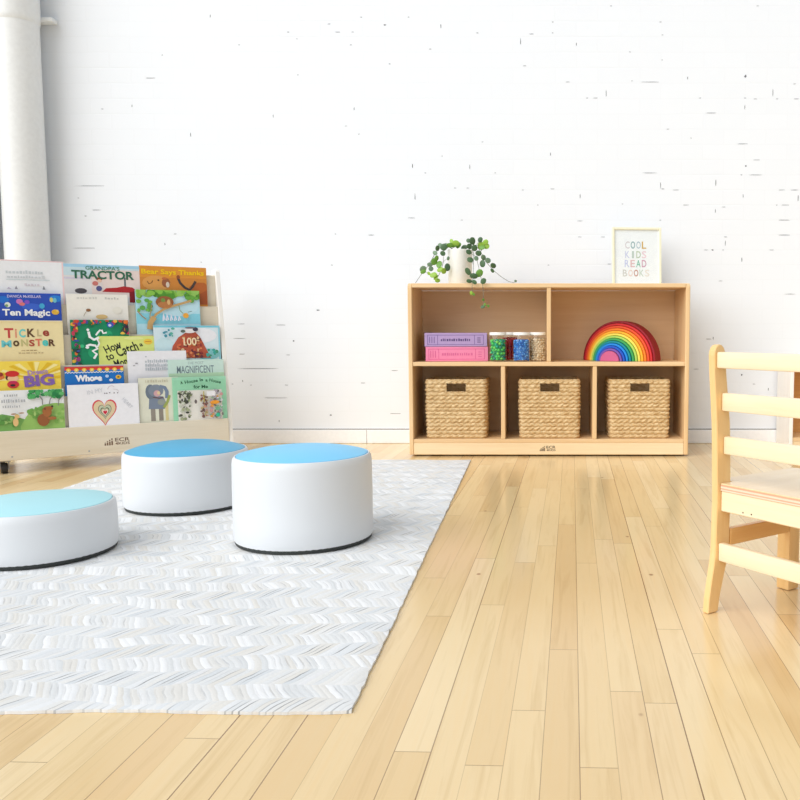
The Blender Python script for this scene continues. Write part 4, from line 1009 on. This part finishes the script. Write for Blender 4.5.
# ------------------------------------------------------------------ child chair
def build_chair():
    Wd = 0.27
    root = thing('child_chair', 'small varnished wooden ladder back child chair at the right edge of the picture', 'chair', (0.3435, 1.602, 0), math.atan2(-0.806, 0.592))
    def spline(pts, z):
        for (a, za), (b, zb) in zip(pts, pts[1:]):
            if za <= z <= zb:
                u = (z - za) / (zb - za); u = u * u * (3 - 2 * u); return a + (b - a) * u
        return pts[-1][0]
    prof = [(-0.028, 0.0), (-0.009, 0.135), (-0.007, 0.22), (-0.010, 0.32), (-0.024, 0.53)]
    zs = [0.001, .03, .06, .09, .115, .135, .17, .22, .27, .32, .37, .42, .46, .50]
    back = [(spline(prof, z), z) for z in zs]
    front = [(spline(prof, z) + 0.0385 - (0.010 * max(0, 1 - z / .12)) - 0.006 * max(0, (z - .36) / .14), z) for z in zs]
    top = []
    b0 = back[-1][0]; f0 = front[-1][0]; cx = (b0 + f0) / 2; hw = (f0 - b0) / 2
    for k in range(1, 8):
        a = PI - PI * k / 8
        top.append((cx + hw * math.cos(a), 0.50 + 0.021 * math.sin(a)))
    outline = back + top + front[::-1]
    for x0 in (-0.0155, Wd + 0.0005):
        m = MB(); m.prism(outline, 'x', x0, x0 + 0.015, M['chair_z_shaded'], 0.0015); m.build('rear_leg', root)
    for x0 in (-0.0325, Wd + 0.0005):
        m = MB(); m.box(x0, x0 + 0.032, 0.217, 0.252, 0.001, 0.2396, M['chair_z_shaded'], 0.003, seg=2); m.build('front_leg', root)
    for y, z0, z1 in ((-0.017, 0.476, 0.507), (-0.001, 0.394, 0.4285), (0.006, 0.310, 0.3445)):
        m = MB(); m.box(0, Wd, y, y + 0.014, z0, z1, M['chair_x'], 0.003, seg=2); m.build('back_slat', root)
    m = MB(); m.box(0, Wd, 0.002, 0.018, 0.199, 0.2396, M['chair_x'], 0.002); rail = m.build('back_rail', root)
    for x in (0.055, 0.075):
        g = MB(); g.lathe([(0.0016, -0.0004), (0.0016, 0.0002)], M['ink'], 8, Matrix.Translation((x, 0.002, 0.206)) @ Matrix.Rotation(PI / 2, 4, 'X'), cap0=True, cap1=True)
        g.build('pin_hole', rail)
    m = MB(); m.box(0, Wd, 0.223, 0.239, 0.199, 0.2396, M['chair_x'], 0.002); m.build('front_rail', root)
    m = MB(); m.box(0, Wd, -0.003, 0.011, 0.102, 0.1375, M['chair_x'], 0.003, seg=2); m.build('stretcher', root)
    for x0 in (-0.0165, Wd + 0.0005):
        m = MB(); m.box(x0, x0 + 0.016, 0.0325, 0.2168, 0.199, 0.2396, M['chair_y_shaded'], 0.002); m.build('side_rail', root)
        m = MB(); m.box(x0, x0 + 0.016, 0.0325, 0.2168, 0.127, 0.160, M['chair_y_shaded'], 0.002); m.build('stretcher', root)
    seat = [(0.0008, 0.000), (Wd - 0.0008, 0.000), (Wd - 0.0008, 0.0355), (Wd + 0.034, 0.0355), (Wd + 0.034, 0.262), (Wd + 0.026, 0.270), (-0.026, 0.270), (-0.034, 0.262), (-0.034, 0.0355), (0.0008, 0.0355)]
    m = MB()
    for z0, z1, mm in ((0.2400, 0.2425, M['ply_b']), (0.2425, 0.2450, M['ply_a']), (0.2450, 0.2485, M['ply_b']), (0.2485, 0.2510, M['ply_a']), (0.2510, 0.2540, M['chair_seat'])):
        m.prism(seat, 'z', z0, z1, mm, 0.0008 if z1 > .253 else 0)
    m.build('seat', root)

def build_low_unit():
    x0, x1, y0, y1, h = 1.127, 1.93, 3.81, 4.025, 0.392
    root = thing('low_storage_unit', 'low wooden storage unit against the wall behind the chair slats', 'cabinet', ((x0 + x1) / 2, (y0 + y1) / 2, 0))
    a, d, t = (x1 - x0) / 2, (y1 - y0) / 2, 0.016
    for s in (-1, 1):
        m = MB(); m.box(min(s * a, s * (a - t)), max(s * a, s * (a - t)), -d, d, 0.0005, h - 0.0165, M['ash_z'], 0.0015); m.build('side_panel', root)
    m = MB(); m.box(-a, a, -d, d, h - 0.016, h, M['chair_x'], 0.0015); m.build('top_board', root)
    m = MB(); m.box(-a + t + .0005, a - t - .0005, d - 0.012, d - 0.002, 0.04, h - 0.0165, M['birch_shaded'], 0); m.build('back_panel', root)
    m = MB(); m.box(-a + t + .0005, a - t - .0005, -d + 0.004, d - 0.0125, 0.04, 0.056, M['birch_x'], 0.001); m.build('bottom_board', root)
    m = MB(); m.box(-0.008, 0.008, -d + 0.006, d - 0.0125, 0.0565, h - 0.0165, M['birch_z'], 0.001); m.build('divider', root)
    m = MB(); m.box(-a + t + .0005, a - t - .0005, -d + 0.006, -d + 0.02, 0.0005, 0.0395, M['birch_kick'], 0.001); m.build('kick_board', root)

# ------------------------------------------------------------------ build all
build_room(); build_pipe(); build_rug()
pouf('low round white pouf with pale aqua seat at the left edge of the rug', -1.231, 2.022, 0.175, 0.122, M['pouf_aqua'], 0.013)
pouf('medium height round white pouf with blue seat in front of the book rack', -1.101, 2.585, 0.1815, 0.172, M['pouf_mid'], 0.024)
pouf('tallest round white pouf with sky blue seat, nearest the middle of the rug', -0.618, 2.157, 0.1742, 0.222, M['pouf_sky'], 0.018)
build_cabinet(); build_baskets(); build_shelf_books(); build_jars(); build_rainbow(); build_frame(); build_plant()
build_rack(); build_books(); build_chair(); build_low_unit()

# ------------------------------------------------------------------ daylight
w = bpy.data.worlds.new('daylight'); SC.world = w; w.use_nodes = True
bg = w.node_tree.nodes['Background']
bg.inputs['Color'].default_value = (0.90, 0.95, 1.0, 1); bg.inputs['Strength'].default_value = 0.50
def sun(name, d, e, ang, col):
    l = bpy.data.lights.new(name, 'SUN'); l.energy = e; l.angle = math.radians(ang); l.color = col
    o = bpy.data.objects.new(name, l); COL.objects.link(o)
    o.rotation_euler = Vector((-d[0], -d[1], -d[2])).to_track_quat('-Z', 'Y').to_euler()
    o.location = Vector(d) * 6
sun('window_daylight', (-0.57, -0.58, 0.58), 2.85, 66, (0.99, 0.995, 1.0))

# ------------------------------------------------------------------ camera
cd = bpy.data.cameras.new('camera'); cam = bpy.data.objects.new('camera', cd); COL.objects.link(cam)
cd.sensor_width = 36.0; cd.sensor_fit = 'HORIZONTAL'; cd.lens = 36.0 * 842 / 800
cd.shift_x = (400 - 542) / 800.0; cd.clip_start = 0.05; cd.clip_end = 60
cam.location = (0, 0, 0.55); cam.rotation_euler = (PI / 2 - math.atan(71 / 842.0), 0, 0)
SC.camera = cam
vs_ = SC.view_settings
SC.display_settings.display_device = 'sRGB'
vs_.view_transform = 'Standard'; vs_.look = 'None'; vs_.gamma = 1.0; vs_.use_curve_mapping = False
vs_.exposure = 0.12
